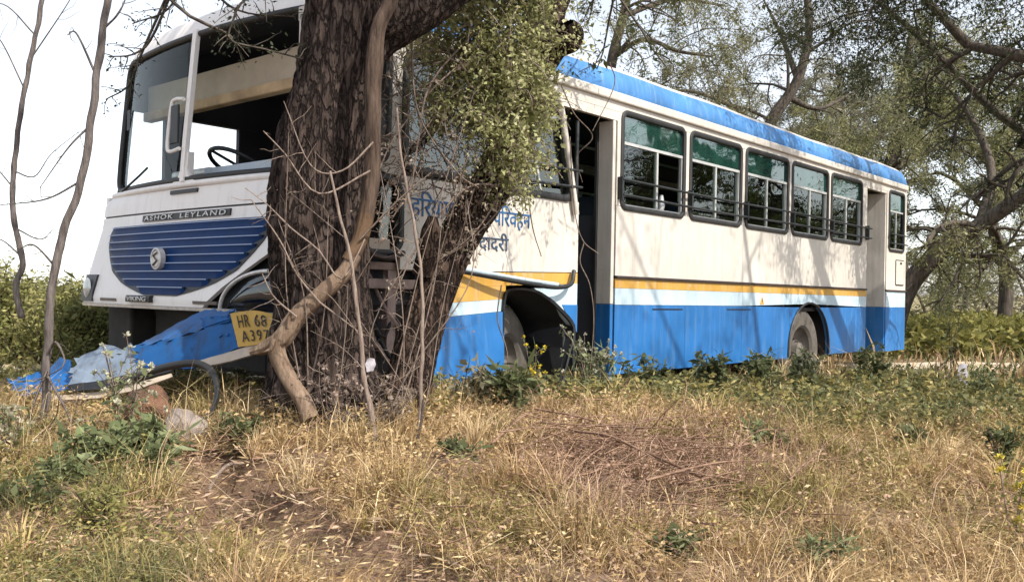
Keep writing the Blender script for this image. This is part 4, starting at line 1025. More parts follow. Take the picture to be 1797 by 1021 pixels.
# ------------------------------------------------------------------ leaning tree under the creeper
lean = empty('leaning_tree'); tag(lean, 'slanting grey-brown trunk leaning right across the bus side, wrapped in creeper', 'tree')
bark_trunk('trunk', at_list((700, 735, 4.72), (712, 690, 4.74), (728, 620, 4.8), (752, 540, 4.88), (780, 465, 4.95), (815, 395, 5.02), (850, 340, 5.1), (882, 270, 5.2), (910, 190, 5.3), (938, 100, 5.4), (962, 20, 5.5), (1000, -80, 5.6), (1060, -240, 5.7), (1090, -460, 5.8)),
            [.15, .118, .11, .105, .10, .102, .108, .098, .10, .10, .10, .09, .08, .06], M['bark_lean'], lean, nring=150, nseg=70, amp=.014, seed=31)
bark_trunk('limb', at_list((742, 480, 4.84), (750, 440, 4.8), (757, 405, 4.76), (760, 380, 4.75)), [.05, .05, .046, .02], M['bark_lean'], lean, nring=30, nseg=30, amp=.008, seed=41)
bark_trunk('limb', at_list((950, 110, 5.35), (972, 75, 5.28), (1000, 62, 5.2), (996, 40, 5.15)), [.07, .085, .07, .02], M['bark_lean'], lean, nring=36, nseg=36, amp=.02, seed=47)
g = Grow(21)
for pts in ([(1000, -80, 5.6), (1080, -60, 5.9), (1180, -120, 6.3)], [(975, -10, 5.5), (1040, -60, 5.7), (1110, -60, 5.9), (1180, -90, 6.1)], [(1060, -240, 5.7), (1000, -420, 5.6), (930, -560, 5.4)], [(1090, -460, 5.8), (1250, -620, 5.4), (1450, -800, 4.9)]):
    P = g.limb(at_list(*pts), .035, .012); g.branch(P, .012, 2, 6, .55, .75, droop=.15)
g.wood('branches', M['bark_dark'], lean)
g.leaves('crown', lean, 22, .05, .016, [(.035, .05, .018), (.08, .10, .035), (.15, .16, .06)], spread=.05)

# creeper hanging over it
cr = empty('creeper'); tag(cr, 'leafy olive green creeper and dry tangled stems draped over the leaning trunk', 'climbing plant')
g = Grow(33); gd = Grow(34); r_ = g.r
spine = spline(at_list((905, 285, 5.02), (900, 240, 5.0), (890, 190, 5.0), (885, 120, 5.0), (880, 50, 5.0), (880, -40, 5.0), (880, -160, 5.0)), 60)
for k in range(300):
    t = r_.random(); p = spine[int(t * 59)]
    hw = float(np.interp(t, (0, .15, .35, .6, .85, 1), (.05, .11, .17, .26, .34, .36)))
    off = np.array((r_.gauss(-.05, .62) * hw, r_.gauss(0, .12) - .06, r_.gauss(0, .08)))
    q = g.wander(p + off, (r_.gauss(0, .5), r_.gauss(-.2, .4), -.3 + r_.gauss(0, .5)), r_.uniform(.12, .36), .0035, .0015, 6, .5, .5); g.tips.append(q)
for k in range(190):        # dry woody tangle to the left of it
    u, v_ = r_.uniform(675, 900), r_.uniform(20, 330); p = at(u, v_, r_.uniform(4.85, 5.1))
    q = gd.wander(p, (r_.gauss(0, .8), r_.gauss(0, .3), r_.gauss(-.3, .6)), r_.uniform(.2, .55), .004, .0016, 9, .25, .55)
    if r_.random() < .75: gd.tips.append(q)
for pts in ([(900, 330, 4.95), (820, 330, 4.8), (740, 420, 4.75), (690, 520, 4.7)], [(950, 40, 4.95), (800, 120, 4.8), (700, 230, 4.75), (660, 310, 4.72)], [(870, 20, 4.9), (760, 140, 4.75), (735, 240, 4.72), (720, 330, 4.7), (690, 380, 4.7)],
            [(890, 310, 4.92), (860, 370, 4.85), (820, 420, 4.82), (750, 470, 4.8)], [(980, 130, 5.0), (930, 250, 4.95), (890, 350, 4.92), (800, 440, 4.85), (730, 450, 4.8)], [(720, 60, 4.7), (735, 200, 4.7), (800, 300, 4.75), (840, 330, 4.8)]):
    P = gd.limb(at_list(*pts), .007, .004, 24); gd.branch(P, .003, 1, 7, .5, .22, droop=.1, wild=.45)
for k in range(420):       # leaf mass at the top left of the trunk fork reads as grey-green
    u, v_ = r_.uniform(745, 955), r_.uniform(-60, 210); p = at(u, v_, r_.uniform(4.8, 5.25))
    g.tips.append(g.wander(p, (r_.gauss(0, .6), r_.gauss(0, .4), r_.gauss(-.3, .5)), r_.uniform(.08, .2), .0025, .0012, 5, .4, .5))
for pts in ([(985, 150, 5.7), (1008, 200, 5.8), (1040, 240, 5.9), (1012, 275, 5.95), (1022, 320, 6.0)], [(1000, 240, 5.9), (1005, 330, 6.0), (1012, 390, 6.0), (1025, 425, 6.05), (1050, 445, 6.1)], [(1025, 425, 6.05), (1018, 460, 6.05), (1035, 500, 6.1), (1042, 560, 6.1), (1036, 650, 6.1)], [(1070, 110, 6.2), (1078, 150, 6.2), (1040, 230, 6.0)], [(925, 330, 5.3), (935, 400, 5.3), (950, 450, 5.35)], [(880, 500, 5.2), (873, 560, 5.2), (890, 620, 5.25), (888, 700, 5.25)]):
    gd.limb(at_list(*pts), .005, .003, 24)
tag(g.wood('stems', M['twig'], cr), kind='stuff'); tag(gd.wood('dry_stems', M['twig'], cr), kind='stuff')
tag(g.leaves('leaves', cr, 42, .025, .016, [(.08, .085, .035), (.24, .25, .10), (.40, .40, .19), (.54, .52, .32)], spread=.03), kind='stuff')
tag(gd.leaves('dry_leaves', cr, 14, .022, .014, [(.10, .06, .05), (.26, .19, .15), (.42, .36, .29), (.20, .22, .08)], spread=.02), kind='stuff')

# ------------------------------------------------------------------ broken branch across the trunk
bb = empty('broken_branch'); tag(bb, 'pale stripped broken branch bending across the big trunk down to the number plate', 'branch')
bark_trunk('hanging_limb', at_list((700, -60, 4.22), (686, 0, 4.22), (664, 50, 4.2), (657, 110, 4.18), (654, 170, 4.18), (655, 235, 4.17), (653, 300, 4.17), (645, 365, 4.16), (632, 420, 4.15), (612, 458, 4.13)),
           [.028, .028, .029, .031, .029, .027, .030, .028, .027, .027], M['bark_liana'], bb, nring=120, nseg=30, amp=.008, seed=51)
bark_trunk('stripped_limb', at_list((622, 446, 4.14), (604, 478, 4.12), (578, 502, 4.1), (548, 530, 4.1), (520, 556, 4.1), (497, 590, 4.1), (470, 607, 4.12), (440, 618, 4.15)),
           [.026, .031, .034, .033, .037, .041, .030, .010], M['bark_bare'], bb, nring=110, nseg=30, amp=.007, seed=55)
bark_trunk('stub', at_list((494, 588, 4.1), (486, 614, 4.1), (494, 640, 4.1), (512, 672, 4.08), (532, 702, 4.06), (545, 735, 4.04)), [.034, .034, .032, .032, .034, .036], M['bark_bare'], bb, nring=50, nseg=22, amp=.006, seed=57)
MB().tube(at_list((505, 575, 4.06), (508, 555, 4.05), (516, 538, 4.04)), [.012, .009, .002], 6).tube(at_list((480, 595, 4.06), (476, 612, 4.05), (462, 618, 4.05)), [.014, .01, .002], 6).build('splinter', M['bark_bare'], bb, smooth=60)
g = Grow(61)
for pts in ([(640, 420, 4.1), (600, 490, 4.0), (560, 440, 3.98), (510, 400, 3.95), (470, 360, 3.95), (430, 330, 3.95)], [(560, 530, 4.05), (520, 480, 4.0), (490, 420, 3.98), (440, 350, 3.95)], [(655, 250, 4.12), (600, 300, 4.05), (545, 290, 4.02), (498, 178, 4.0)],
            [(650, 300, 4.12), (560, 340, 4.05), (500, 270, 4.02), (462, 230, 4.0)], [(632, 420, 4.1), (700, 350, 4.1), (760, 300, 4.15)], [(560, 530, 4.05), (600, 560, 4.02), (640, 590, 4.0)], [(520, 556, 4.05), (480, 520, 4.0), (460, 480, 3.98)]):
    g = Grow(int(pts[1][0])); P = g.limb(at_list(*pts), .006, .0025, 16); g.branch(P, .0025, 1, 5, .5, .16, droop=-.05, wild=.35)
    g.wood('twig', M['twig'], bb)

# ------------------------------------------------------------------ bare bush tangled between the trunks
def bare_bush(label, u, v, d, spreads, seed):
    b0 = at(u, v, d); b0[2] = gz(b0[0], b0[1]) - .03; t_ = empty('bare_bush', b0); tag(t_, label, 'bush'); r = random.Random(seed); g = Grow(seed)
    for (eu, ev, ed) in spreads:
        e = at(eu, ev, ed) - b0; st = np.array((r.gauss(0, .05), r.gauss(0, .04), 0)); m_ = st * .45 + e * .55 + np.array((r.gauss(0, .07), r.gauss(0, .04), r.gauss(0, .07)))
        P = g.limb([st, st * .7 + m_ * .3 + np.array((r.gauss(0, .03), 0, r.gauss(0, .03))), m_, e], .006, .002, 20); g.branch(P, .0022, 2, 4, .55, .22, droop=.05, wild=.5, start=.25)
    tag(g.wood('stems', M['twig'], t_), kind='stuff')
    g.leaves('shrivelled_leaves', t_, 1, .014, .008, [(.10, .07, .06), (.20, .15, .12), (.30, .24, .19)], spread=.015)
r_ = random.Random(77)
bare_bush('dense bare twiggy bush growing up between the two trunks', 680, 725, 4.35, [(r_.uniform(610, 880), r_.uniform(110, 560), r_.uniform(4.3, 4.75)) for k in range(8)], 501)
bare_bush('bare twigs fanning across the face of the big trunk', 560, 735, 4.1, [(r_.uniform(470, 660), r_.uniform(200, 600), r_.uniform(3.95, 4.15)) for k in range(5)], 502)
bare_bush('low grey twiggy bush at the left edge in front of the crumpled bumper end', 40, 800, 4.0, [(r_.uniform(-60, 150), r_.uniform(620, 760), r_.uniform(3.8, 4.3)) for k in range(7)], 503)
# ------------------------------------------------------------------ bare saplings
def sapling(label, pts, r0, r1, seed, twigs, mat, group=None, tw=.3, name='bare_sapling', nside=16):
    t_ = empty(name, at(*pts[0])); o0 = np.array(at(*pts[0])); tag(t_, label, 'sapling', group)
    g = Grow(seed); P0 = spline(at_list(*pts), 60)
    jit = np.array([[noise.noise((q[2] * 6, seed, k)) * .012 for k in range(3)] for q in P0]); P0 = P0 + jit - o0
    mb = MB(); kn = np.array([1 + .22 * noise.noise((q[2] * 14, seed, 7)) for q in P0])
    mb.tube(P0, np.linspace(r0, r1, 60) * kn, 9).build('stem', mat, t_, smooth=180)
    for i, q in enumerate(twigs):
        g = Grow(seed * 7 + i); P = g.limb([np.array(a) - o0 for a in at_list(*q)], r1 * .45, r1 * .15, 14); g.branch(P, r1 * .14, 1, 4, .5, tw, droop=0, wild=.4)
        g.wood('twig', mat, t_)
    return t_
sapling('thin bare sapling at the left edge against the white sky', [(38, 560, 6.2), (28, 500, 6.2), (40, 460, 6.2), (24, 380, 6.2), (24, 300, 6.2), (38, 190, 6.2), (52, 110, 6.2), (72, 20, 6.2), (90, -90, 6.2)], .022, .015, 71,
        [[(24, 330, 6.2), (-10, 290, 6.2), (-40, 260, 6.2)], [(24, 300, 6.2), (60, 310, 6.2), (90, 270, 6.2), (140, 230, 6.3)], [(38, 450, 6.2), (0, 420, 6.2), (-40, 425, 6.2)], [(56, 100, 6.2), (110, 20, 6.2), (140, -30, 6.2)], [(45, 160, 6.2), (0, 70, 6.2), (-30, 60, 6.2)], [(26, 400, 6.2), (70, 420, 6.2), (95, 400, 6.2)], [(60, 60, 6.2), (10, 10, 6.2), (-40, 8, 6.2)]], M['bark_grey'])
sapling('knotty bare sapling standing just left of the bus front', [(74, 735, 4.35), (80, 690, 4.35), (84, 620, 4.35), (86, 560, 4.35), (95, 480, 4.35), (112, 410, 4.35), (138, 330, 4.35), (152, 270, 4.35), (163, 200, 4.35), (170, 120, 4.35), (182, 50, 4.35), (192, -20, 4.35), (196, -120, 4.35)], .021, .017, 73,
        [[(168, 130, 4.35), (135, 60, 4.35), (118, 62, 4.33)], [(160, 220, 4.35), (120, 260, 4.35), (70, 330, 4.4)], [(84, 620, 4.33), (98, 600, 4.3), (112, 640, 4.28), (60, 670, 4.28)], [(100, 470, 4.35), (60, 430, 4.4), (30, 440, 4.4)], [(182, 50, 4.35), (210, 20, 4.35), (230, -30, 4.35)], [(140, 320, 4.35), (80, 350, 4.4), (0, 360, 4.5)], [(82, 650, 4.33), (55, 720, 4.2), (40, 800, 4.0), (52, 880, 3.7)], [(84, 660, 4.33), (125, 740, 4.15), (130, 800, 4.0), (140, 850, 3.85)]], M['bark_grey'], tw=.12)
sapling('dead straight stem in front of the big trunk, leaning left at its top', [(662, 790, 3.85), (650, 720, 3.87), (640, 660, 3.9), (632, 590, 3.92), (622, 500, 3.95), (608, 420, 3.98), (590, 350, 4.0), (580, 300, 4.02)], .0125, .005, 75,
        [[(632, 590, 3.92), (580, 520, 3.9), (540, 500, 3.88), (500, 440, 3.86)], [(622, 500, 3.95), (660, 440, 3.95), (700, 390, 3.95)], [(640, 650, 3.9), (600, 610, 3.88), (545, 580, 3.85)], [(608, 420, 3.98), (560, 380, 3.98), (500, 330, 3.98)]], M['twig'], tw=.1, name='dry_sapling')
sapling('slender dark stem standing before the leaning trunk', [(734, 760, 4.0), (738, 690, 4.02), (742, 600, 4.05), (740, 500, 4.08), (730, 420, 4.1), (716, 340, 4.12), (704, 270, 4.14), (696, 190, 4.16)], .010, .005, 77,
        [[(742, 600, 4.05), (770, 560, 4.05), (800, 545, 4.06)], [(738, 470, 4.08), (690, 430, 4.05), (660, 400, 4.05)], [(716, 340, 4.12), (760, 250, 4.12), (780, 200, 4.12)], [(740, 640, 4.03), (700, 665, 4.0), (660, 680, 3.98)], [(740, 520, 4.08), (775, 470, 4.06), (820, 400, 4.06)]], M['twig'], tw=.1, name='dry_sapling')
for pts, lab in (([(715, 830, 3.75), (735, 760, 3.8), (742, 700, 3.9)], 'short dark stub leaning right in the dry grass below the leaning trunk'), ([(360, 870, 3.35), (378, 835, 3.4), (400, 815, 3.5), (425, 812, 3.6)], 'short pale stick standing at the head of the bare rut')):
    sapling(lab, pts, .009, .005, 80, [], M['twig' if 'pale' in lab else 'twig_dark'], name='stick')

# ------------------------------------------------------------------ trees behind and beside the bus
GREEN = [(.06, .065, .03), (.15, .155, .065), (.27, .265, .12), (.38, .365, .20)]
GREY = [(.075, .073, .048), (.165, .158, .098), (.27, .255, .17), (.37, .35, .25)]
YG_ = [(.05, .07, .02), (.11, .14, .04), (.2, .22, .08)]
DARK = [(.018, .024, .012), (.04, .05, .02), (.075, .09, .03)]
def wild_tree(label, limbs, seed, cols, r=.18, per=26, L=.085, Wd=.022, lev=3, cnt=6, bl=1.9, droop=.18, sp=.07, trunkmat=None, name='thorn_tree', ratio=.52):
    t_ = empty(name); tag(t_, label, 'tree', 'thorn trees around the bus'); g = Grow(seed)
    for i, (pts, a, b_, kids) in enumerate(limbs):
        P = g.limb([np.array(q) if len(q) == 3 and not isinstance(q, tuple) else at(*q) for q in pts], a, b_, 22)
        if i == 0:
            mb = MB(); mb.tube(P, g.tubes.pop()[1], 16, cap=False); mb.build('trunk', trunkmat or M['bark_dark'], t_, smooth=180)
        if kids: g.branch(P, b_ * .7, lev, kids, ratio, bl, droop=droop, start=.3, wild=.35)
    g.wood('branches', M['bark_dark'], t_, rmin=.003)
    g.leaves('crown', t_, per, L, Wd, cols, spread=sp, droop=.6)
    return t_
# T1: the leaning trunk seen just right of the bus tail
wild_tree('dark trunk slanting up to the right just behind the tail of the bus',
          [([(1560, 600, 16), (1590, 510, 16), (1640, 450, 15.8), (1720, 395, 15.5), (1800, 340, 15), (1900, 260, 14.5)], .20, .09, 7),
           ([(1720, 395, 15.5), (1740, 300, 16), (1700, 200, 16.5), (1640, 130, 17)], .10, .03, 6), ([(1590, 510, 16), (1570, 400, 17), (1520, 330, 17.5), (1450, 260, 18)], .11, .03, 7), ([(1800, 340, 15), (1840, 200, 15.5), (1800, 90, 16)], .09, .03, 6)],
          101, GREEN, bl=2.1, per=62, cnt=7)
# T2: behind the middle of the bus, sky showing through
wild_tree('sparse thorny tree behind the bus roof with sky showing through',
          [([(1330, 420, 19), (1345, 300, 19), (1350, 220, 19), (1400, 140, 19), (1420, 40, 19), (1400, -90, 19)], .17, .06, 6),
           ([(1350, 240, 19), (1290, 190, 19), (1210, 160, 18.5), (1150, 170, 18)], .07, .02, 6), ([(1380, 170, 19), (1440, 190, 19.5), (1520, 150, 20)], .07, .02, 6), ([(1400, 140, 19), (1370, 60, 19.5), (1340, 0, 20)], .07, .02, 5)],
          103, GREY, bl=1.9, per=70, L=.085, Wd=.017)
# T3: thin-leaved tree top centre
wild_tree('pale feathery tree right of the creeper, over the front door of the bus',
          [([(1010, 420, 17), (1030, 300, 17), (1060, 200, 17), (1075, 100, 17), (1100, 0, 17), (1120, -150, 17)], .15, .06, 6),
           ([(1075, 100, 17), (1130, 70, 16.5), (1190, 90, 16), (1250, 100, 16)], .06, .02, 6), ([(1090, 30, 17), (1180, 0, 17.5), (1270, 10, 18)], .06, .02, 6), ([(1060, 200, 17), (1110, 180, 16.5), (1180, 190, 16)], .05, .02, 5)],
          105, [(.07, .075, .035), (.14, .14, .06), (.22, .21, .11), (.27, .25, .15)], bl=1.7, per=62, L=.085, Wd=.018)
# T4: big crown hanging in the upper right corner, trunk outside the picture
wild_tree('tall dark tree reaching in from the right edge with drooping foliage',
          [([(2250, 640, 10), (2220, 420, 10), (2120, 250, 10), (1980, 160, 10), (1840, 110, 10), (1700, 80, 10.5)], .17, .05, 7),
           ([(1840, 260, 11), (1740, 190, 11), (1640, 90, 11), (1560, 20, 11.2), (1480, -40, 11.5)], .06, .022, 9), ([(2120, 250, 10), (1950, 20, 9), (1800, -150, 8.5), (1640, -300, 8)], .12, .04, 8), ([(1980, 160, 10), (1900, 230, 10.5), (1840, 260, 11), (1790, 250, 11)], .09, .07, 4), ([(1700, 80, 10.5), (1600, -20, 10.5), (1500, -60, 10.5)], .06, .02, 6)],
          107, DARK, bl=1.3, per=46, L=.06, Wd=.016, sp=.08)
# T5: light green tree behind the tail
wild_tree('broad light green tree behind the tail of the bus',
          [([(1500, 560, 22), (1520, 420, 22), (1560, 300, 22), (1580, 180, 22), (1600, 60, 22)], .22, .08, 8),
           ([(1540, 360, 22), (1480, 280, 22), (1430, 260, 22)], .08, .03, 6), ([(1560, 300, 22), (1650, 260, 22), (1740, 280, 22)], .09, .03, 8), ([(1520, 420, 22), (1620, 400, 22), (1680, 420, 22)], .07, .03, 6)],
          109, GREEN, bl=2.4, per=120, L=.085, Wd=.022)
# T6: behind, right edge
wild_tree('grey green tree with hanging foliage at the right edge beyond the road',
          [([(1760, 600, 24), (1765, 480, 24), (1740, 380, 24), (1760, 280, 24), (1800, 150, 24)], .2, .08, 8),
           ([(1740, 380, 24), (1680, 320, 24), (1640, 300, 24)], .08, .03, 6), ([(1765, 450, 24), (1850, 380, 24), (1920, 300, 24)], .08, .03, 6)],
          111, GREY, bl=2.3, per=110, L=.085, Wd=.02)
# T7: over the bus, in front of it to the right, outside the picture: it dapples the bus side
wild_tree('feathery tree standing outside the right edge, shading the side of the bus',
          [([np.array((8.6, 5.2, .1)), np.array((8.4, 5.3, 2.2)), np.array((7.7, 5.6, 4.2)), np.array((6.6, 6.0, 5.6)), np.array((5.4, 6.3, 6.4))], .12, .03, 6),
           ([np.array((7.7, 5.6, 4.2)), np.array((6.8, 5.2, 5.3)), np.array((5.4, 4.8, 6.0)), np.array((4.0, 4.6, 6.3))], .045, .015, 6), ([np.array((8.4, 5.3, 2.6)), np.array((8.6, 6.5, 4.0)), np.array((8.4, 8.0, 5.2))], .08, .03, 4)],
          113, GREEN, bl=1.2, per=16, L=.07, Wd=.02)
# T8, T9: a paler pair farther off, filling the skyline over the bus
wild_tree('hazy olive tree far behind the bus windows', [([(1240, 560, 27), (1245, 420, 27), (1230, 300, 27), (1250, 200, 27)], .2, .07, 8), ([(1245, 420, 27), (1170, 300, 27), (1120, 220, 27)], .09, .03, 7), ([(1240, 380, 27), (1330, 280, 27), (1370, 230, 27)], .09, .03, 7)], 115, GREY, bl=2.5, per=110, L=.10, Wd=.022)
wild_tree('hazy olive tree far off above the tail of the bus', [([(1450, 560, 29), (1460, 400, 29), (1480, 260, 29), (1470, 120, 29)], .2, .07, 8), ([(1460, 400, 29), (1400, 300, 29), (1390, 220, 29)], .09, .03, 7), ([(1480, 300, 29), (1560, 200, 29), (1620, 130, 29)], .09, .03, 8)], 116, GREY, bl=2.6, per=110, L=.10, Wd=.023)
# T10, T11: the rest of the roadside belt, which the bus windows mirror
for k, (x, y) in enumerate(((13.5, 12.0), (16.5, 15.5), (20.5, 20.0))):
    p0 = np.array((x, y, .0)); wild_tree(('bushy green roadside tree mirrored in the bus windows, nearest the camera', 'bushy green roadside tree mirrored in the bus windows, the middle one', 'bushy green roadside tree mirrored in the bus windows, farthest away')[k],
        [([p0, p0 + (.1, .1, 1.2), p0 + (.2, 0, 2.6), p0 + (-.1, .2, 3.6)], .16, .06, 8), ([p0 + (.1, .1, 1.2), p0 + (-1.0, .6, 2.0), p0 + (-1.8, .9, 2.5)], .07, .03, 6), ([p0 + (.1, .1, 1.0), p0 + (1.0, -.9, 1.8), p0 + (1.6, -1.4, 2.3)], .07, .03, 6)],
        160 + k, YG_, bl=1.5, per=44, L=.12, Wd=.05, sp=.16, name='roadside_tree')
# far belt of scrub trees
for k, (u, v_, d, h, lab, cl) in enumerate(((1690, 585, 34, 2.6, 'low grey thicket beyond the road at the right', GREY), (1760, 590, 30, 2.4, 'brown-green bush at the right edge beyond the road', GREY), (1640, 590, 38, 3.2, 'pale tree in the far gap right of the bus tail', GREEN), (1820, 580, 36, 3.6, 'far tree at the right edge of the field', GREY))):
    b0 = at(u, v_, d); wild_tree(lab, [([b0 - np.array((0, 0, 1.0)), b0 + np.array((.1, 0, h * .4)), b0 + np.array((.3, 0, h))], .12, .05, 7), ([b0, b0 + np.array((-.8, 0, h * .6)), b0 + np.array((-1.6, 0, h * .8))], .07, .03, 6), ([b0, b0 + np.array((.9, 0, h * .5)), b0 + np.array((1.8, 0, h * .7))], .07, .03, 6)],
                               130 + k, cl, bl=h * .5, per=22, L=.16, Wd=.05, lev=2, cnt=5, sp=.3, name='scrub_tree')

# ------------------------------------------------------------------ shrubs left of the bus
YG = [(.08, .09, .03), (.18, .19, .06), (.31, .29, .11), (.42, .38, .17)]
def shrub(label, u, v0, v1, d, w, seed, cols, n=60, per=34, L=.05, Wd=.022, group=None, name='shrub'):
    b0 = at(u, v0, d); b0[2] = gz(b0[0], b0[1]); top = at(u, v1, d)[2] - b0[2]
    t_ = empty(name, b0); tag(t_, label, 'shrub', group); g = Grow(seed); r = g.r
    for k in range(n):
        a = r.uniform(0, 2 * math.pi); s_ = abs(r.gauss(0, .55)); tip = np.array((math.cos(a) * s_ * w, math.sin(a) * s_ * w, top * r.uniform(.45, 1.0) * max(.3, 1 - .45 * s_ * s_)))
        st = np.array((math.cos(a) * s_ * w * .3, math.sin(a) * s_ * w * .3, -.05))
        q = g.limb([st, st * .4 + tip * .6 + np.array([r.gauss(0, .05) for _ in range(3)]), tip], .010, .003, 8); g.tips.append(q[2:])
        for m_ in range(3):
            g.tips.append(g.wander(q[r.randint(3, 7)], (r.gauss(0, 1), r.gauss(0, 1), .5), r.uniform(.12, .35), .004, .002, 5, .1, .3))
    g.wood('stems', M['twig_dark'], t_); g.leaves('foliage', t_, per, L, Wd, cols, spread=.06, droop=.0)
    return t_
shrub('yellow-green shrub at the left edge below the saplings', 10, 640, 462, 9.5, .9, 201, YG)
shrub('leafy shrub between the two left saplings', 70, 640, 505, 10.5, .9, 202, YG)
shrub('pale green shrub behind the knotty sapling', 120, 640, 498, 9.0, .8, 203, YG)
shrub('dense green shrub touching the left front corner of the bus', 172, 640, 528, 8.2, .6, 204, [(.06, .07, .022), (.14, .15, .045), (.26, .24, .09)])
shrub('rounded olive shrub at the far left, behind the others', -60, 630, 450, 13, 1.4, 205, YG)
shrub('low hedge-like shrub far left by the sandy track', 60, 620, 500, 15, 1.8, 206, YG, n=80)
for k, (u, d, v1) in enumerate(((1615, 17.5, 575), (1660, 18.5, 560), (1712, 19, 572), (1765, 18, 566), (1815, 19, 560))):
    shrub(('yellow flowering weed clump right behind the bus tail', 'tall yellow-green weed clump across the road from the bus tail', 'weed clump across the road near the white plastic bag', 'weed clump across the road near the right edge', 'weed clump at the right edge across the road')[k], u, 615, v1, d, 1.0, 220 + k, [(.10, .11, .03), (.22, .21, .06), (.36, .32, .10)], n=60, per=46, L=.045, Wd=.018, group='weed clumps across the road', name='weed_clump')

# ------------------------------------------------------------------ weeds one can tell apart
GR = [(.04, .05, .022), (.10, .12, .05), (.20, .21, .11)]
PALE = [(.08, .10, .045), (.17, .20, .09), (.30, .32, .18)]
def weed(label, u, v, d, h, seed, cols, stems=5, leaf=(.05, .022), per=14, flower=None, spread=.25, group=None, bare=.2):
    b0 = at(u, v, d); b0[2] = gz(b0[0], b0[1]); t_ = empty('weed_plant', b0); tag(t_, label, 'weed', group); g = Grow(seed); r = g.r
    fl = []
    for k in range(stems):
        a = r.uniform(0, 6.28); tip = np.array((math.cos(a) * spread * h * r.uniform(.4, 1.4), math.sin(a) * spread * h * r.uniform(.4, 1.4), h * r.uniform(.6, 1.0)))
        q = g.limb([np.zeros(3) - np.array((0, 0, .03)), tip * .5 + np.array([r.gauss(0, .03 * h) for _ in range(3)]), tip], .005, .002, 10); g.tips.append(q[int(10 * bare):])
        fl.append(q[-1])
        for m_ in range(3):
            qq = g.wander(q[r.randint(3, 8)], (r.gauss(0, 1), r.gauss(0, 1), .9), h * r.uniform(.15, .35), .003, .0015, 5, 0, .3); g.tips.append(qq); fl.append(qq[-1])
    g.wood('stem', M['twig'] if flower else M['twig_dark'], t_); g.leaves('leaves', t_, per, leaf[0], leaf[1], cols, spread=.012, droop=.1)
    if flower:
        P = np.repeat(np.array(fl), 9, 0); tag(leaf_mesh('flower_heads', P, rng.normal(size=P.shape) + np.array((0, 0, .6)), .020, .014, np.tile(np.array(flower), (len(P), 1)) * rng.uniform(.7, 1.2, (len(P), 1)), M['leaf'], t_), kind='stuff')
    return t_
weed('tall weed with pale flower heads in front of the crumpled bumper end', 215, 790, 3.85, .52, 301, PALE, 6, (.035, .012), 9, (.50, .48, .36), .16)
weed('broad-leaved pale green weed below the rubber loop', 238, 850, 3.65, .20, 302, PALE, 9, (.045, .026), 12, None, .5)
weed('grey-green leafy weed on the left slope beside the bare earth', 165, 830, 3.5, .17, 303, PALE, 8, (.045, .024), 12, None, .6)
weed('low silvery weed right of the broad-leaved one', 285, 845, 3.55, .14, 304, PALE, 7, (.04, .022), 12, None, .6)
weed('weed with white flower heads before the front door of the bus', 1035, 700, 6.1, .50, 305, PALE, 7, (.04, .016), 10, (.50, .48, .38), .25)
weed('weed with white flower heads at the right post of the front door', 1065, 700, 6.2, .42, 306, PALE, 6, (.04, .016), 10, (.48, .46, .36), .25)
weed('dark green weed in front of the front wheel', 905, 770, 4.9, .28, 307, GR, 9, (.06, .026), 16, None, .4)
weed('grey dry-leaved weed left of the front wheel', 830, 735, 4.9, .30, 308, [(.12, .11, .06), (.24, .22, .14), (.36, .33, .24)], 8, (.05, .02), 12, None, .35)
weed('yellow-flowered weed standing against the front tyre', 935, 700, 5.7, .38, 309, GR, 4, (.04, .014), 7, (.70, .55, .05), .15)
weed('dark leafy weed before the rear wheel', 1405, 680, 8.2, .36, 310, GR, 9, (.06, .026), 14, (.4, .4, .3), .3)
weed('bushy weed under the blue skirt left of the rear wheel', 1330, 672, 8.0, .34, 311, GR, 9, (.06, .026), 14, None, .4)
weed('leafy weed under the middle of the blue skirt', 1250, 680, 7.5, .36, 312, GR, 9, (.06, .026), 14, None, .4)
weed('weed under the blue skirt just right of the front door', 1130, 690, 6.8, .30, 313, GR, 8, (.055, .024), 14, None, .4)
weed('tall dark thin weed standing right of the bus tail', 1668, 660, 10.5, 1.1, 314, GR, 4, (.05, .02), 12, None, .10)
weed('leafy weed below the rear door', 1530, 668, 9.0, .40, 315, GR, 9, (.06, .026), 14, None, .4)
weed('thin yellow-tipped weed at the lower right edge', 1785, 960, 2.95, .34, 316, [(.10, .12, .03), (.22, .22, .06), (.34, .30, .10)], 4, (.03, .010), 10, (.62, .5, .08), .2)
weed('spindly weed right of the plastic bag', 1720, 680, 8.2, .30, 317, PALE, 6, (.05, .02), 10, None, .4)
weed('pinkish dry seed-head plant at the foot of the big trunk', 590, 735, 4.1, .36, 318, [(.13, .09, .07), (.26, .20, .16), (.40, .33, .27)], 9, (.018, .006), 14, (.36, .28, .24), .45)
weed('pinkish dry seed-head plant between the two trunks', 690, 735, 4.1, .26, 319, [(.13, .09, .07), (.26, .20, .15), (.38, .31, .24)], 7, (.018, .006), 12, (.34, .27, .22), .45)
weed('small green weed in the rut beside the trunk roots', 425, 790, 3.95, .14, 320, GR, 7, (.04, .018), 12, None, .6)
weed('little green weed in the dry grass below the rear windows', 1600, 800, 4.6, .15, 321, GR, 6, (.05, .022), 12, None, .6)
weed('pale wilted weed on the grass slope at the right', 1340, 820, 4.3, .12, 322, PALE, 6, (.05, .02), 10, None, .7)

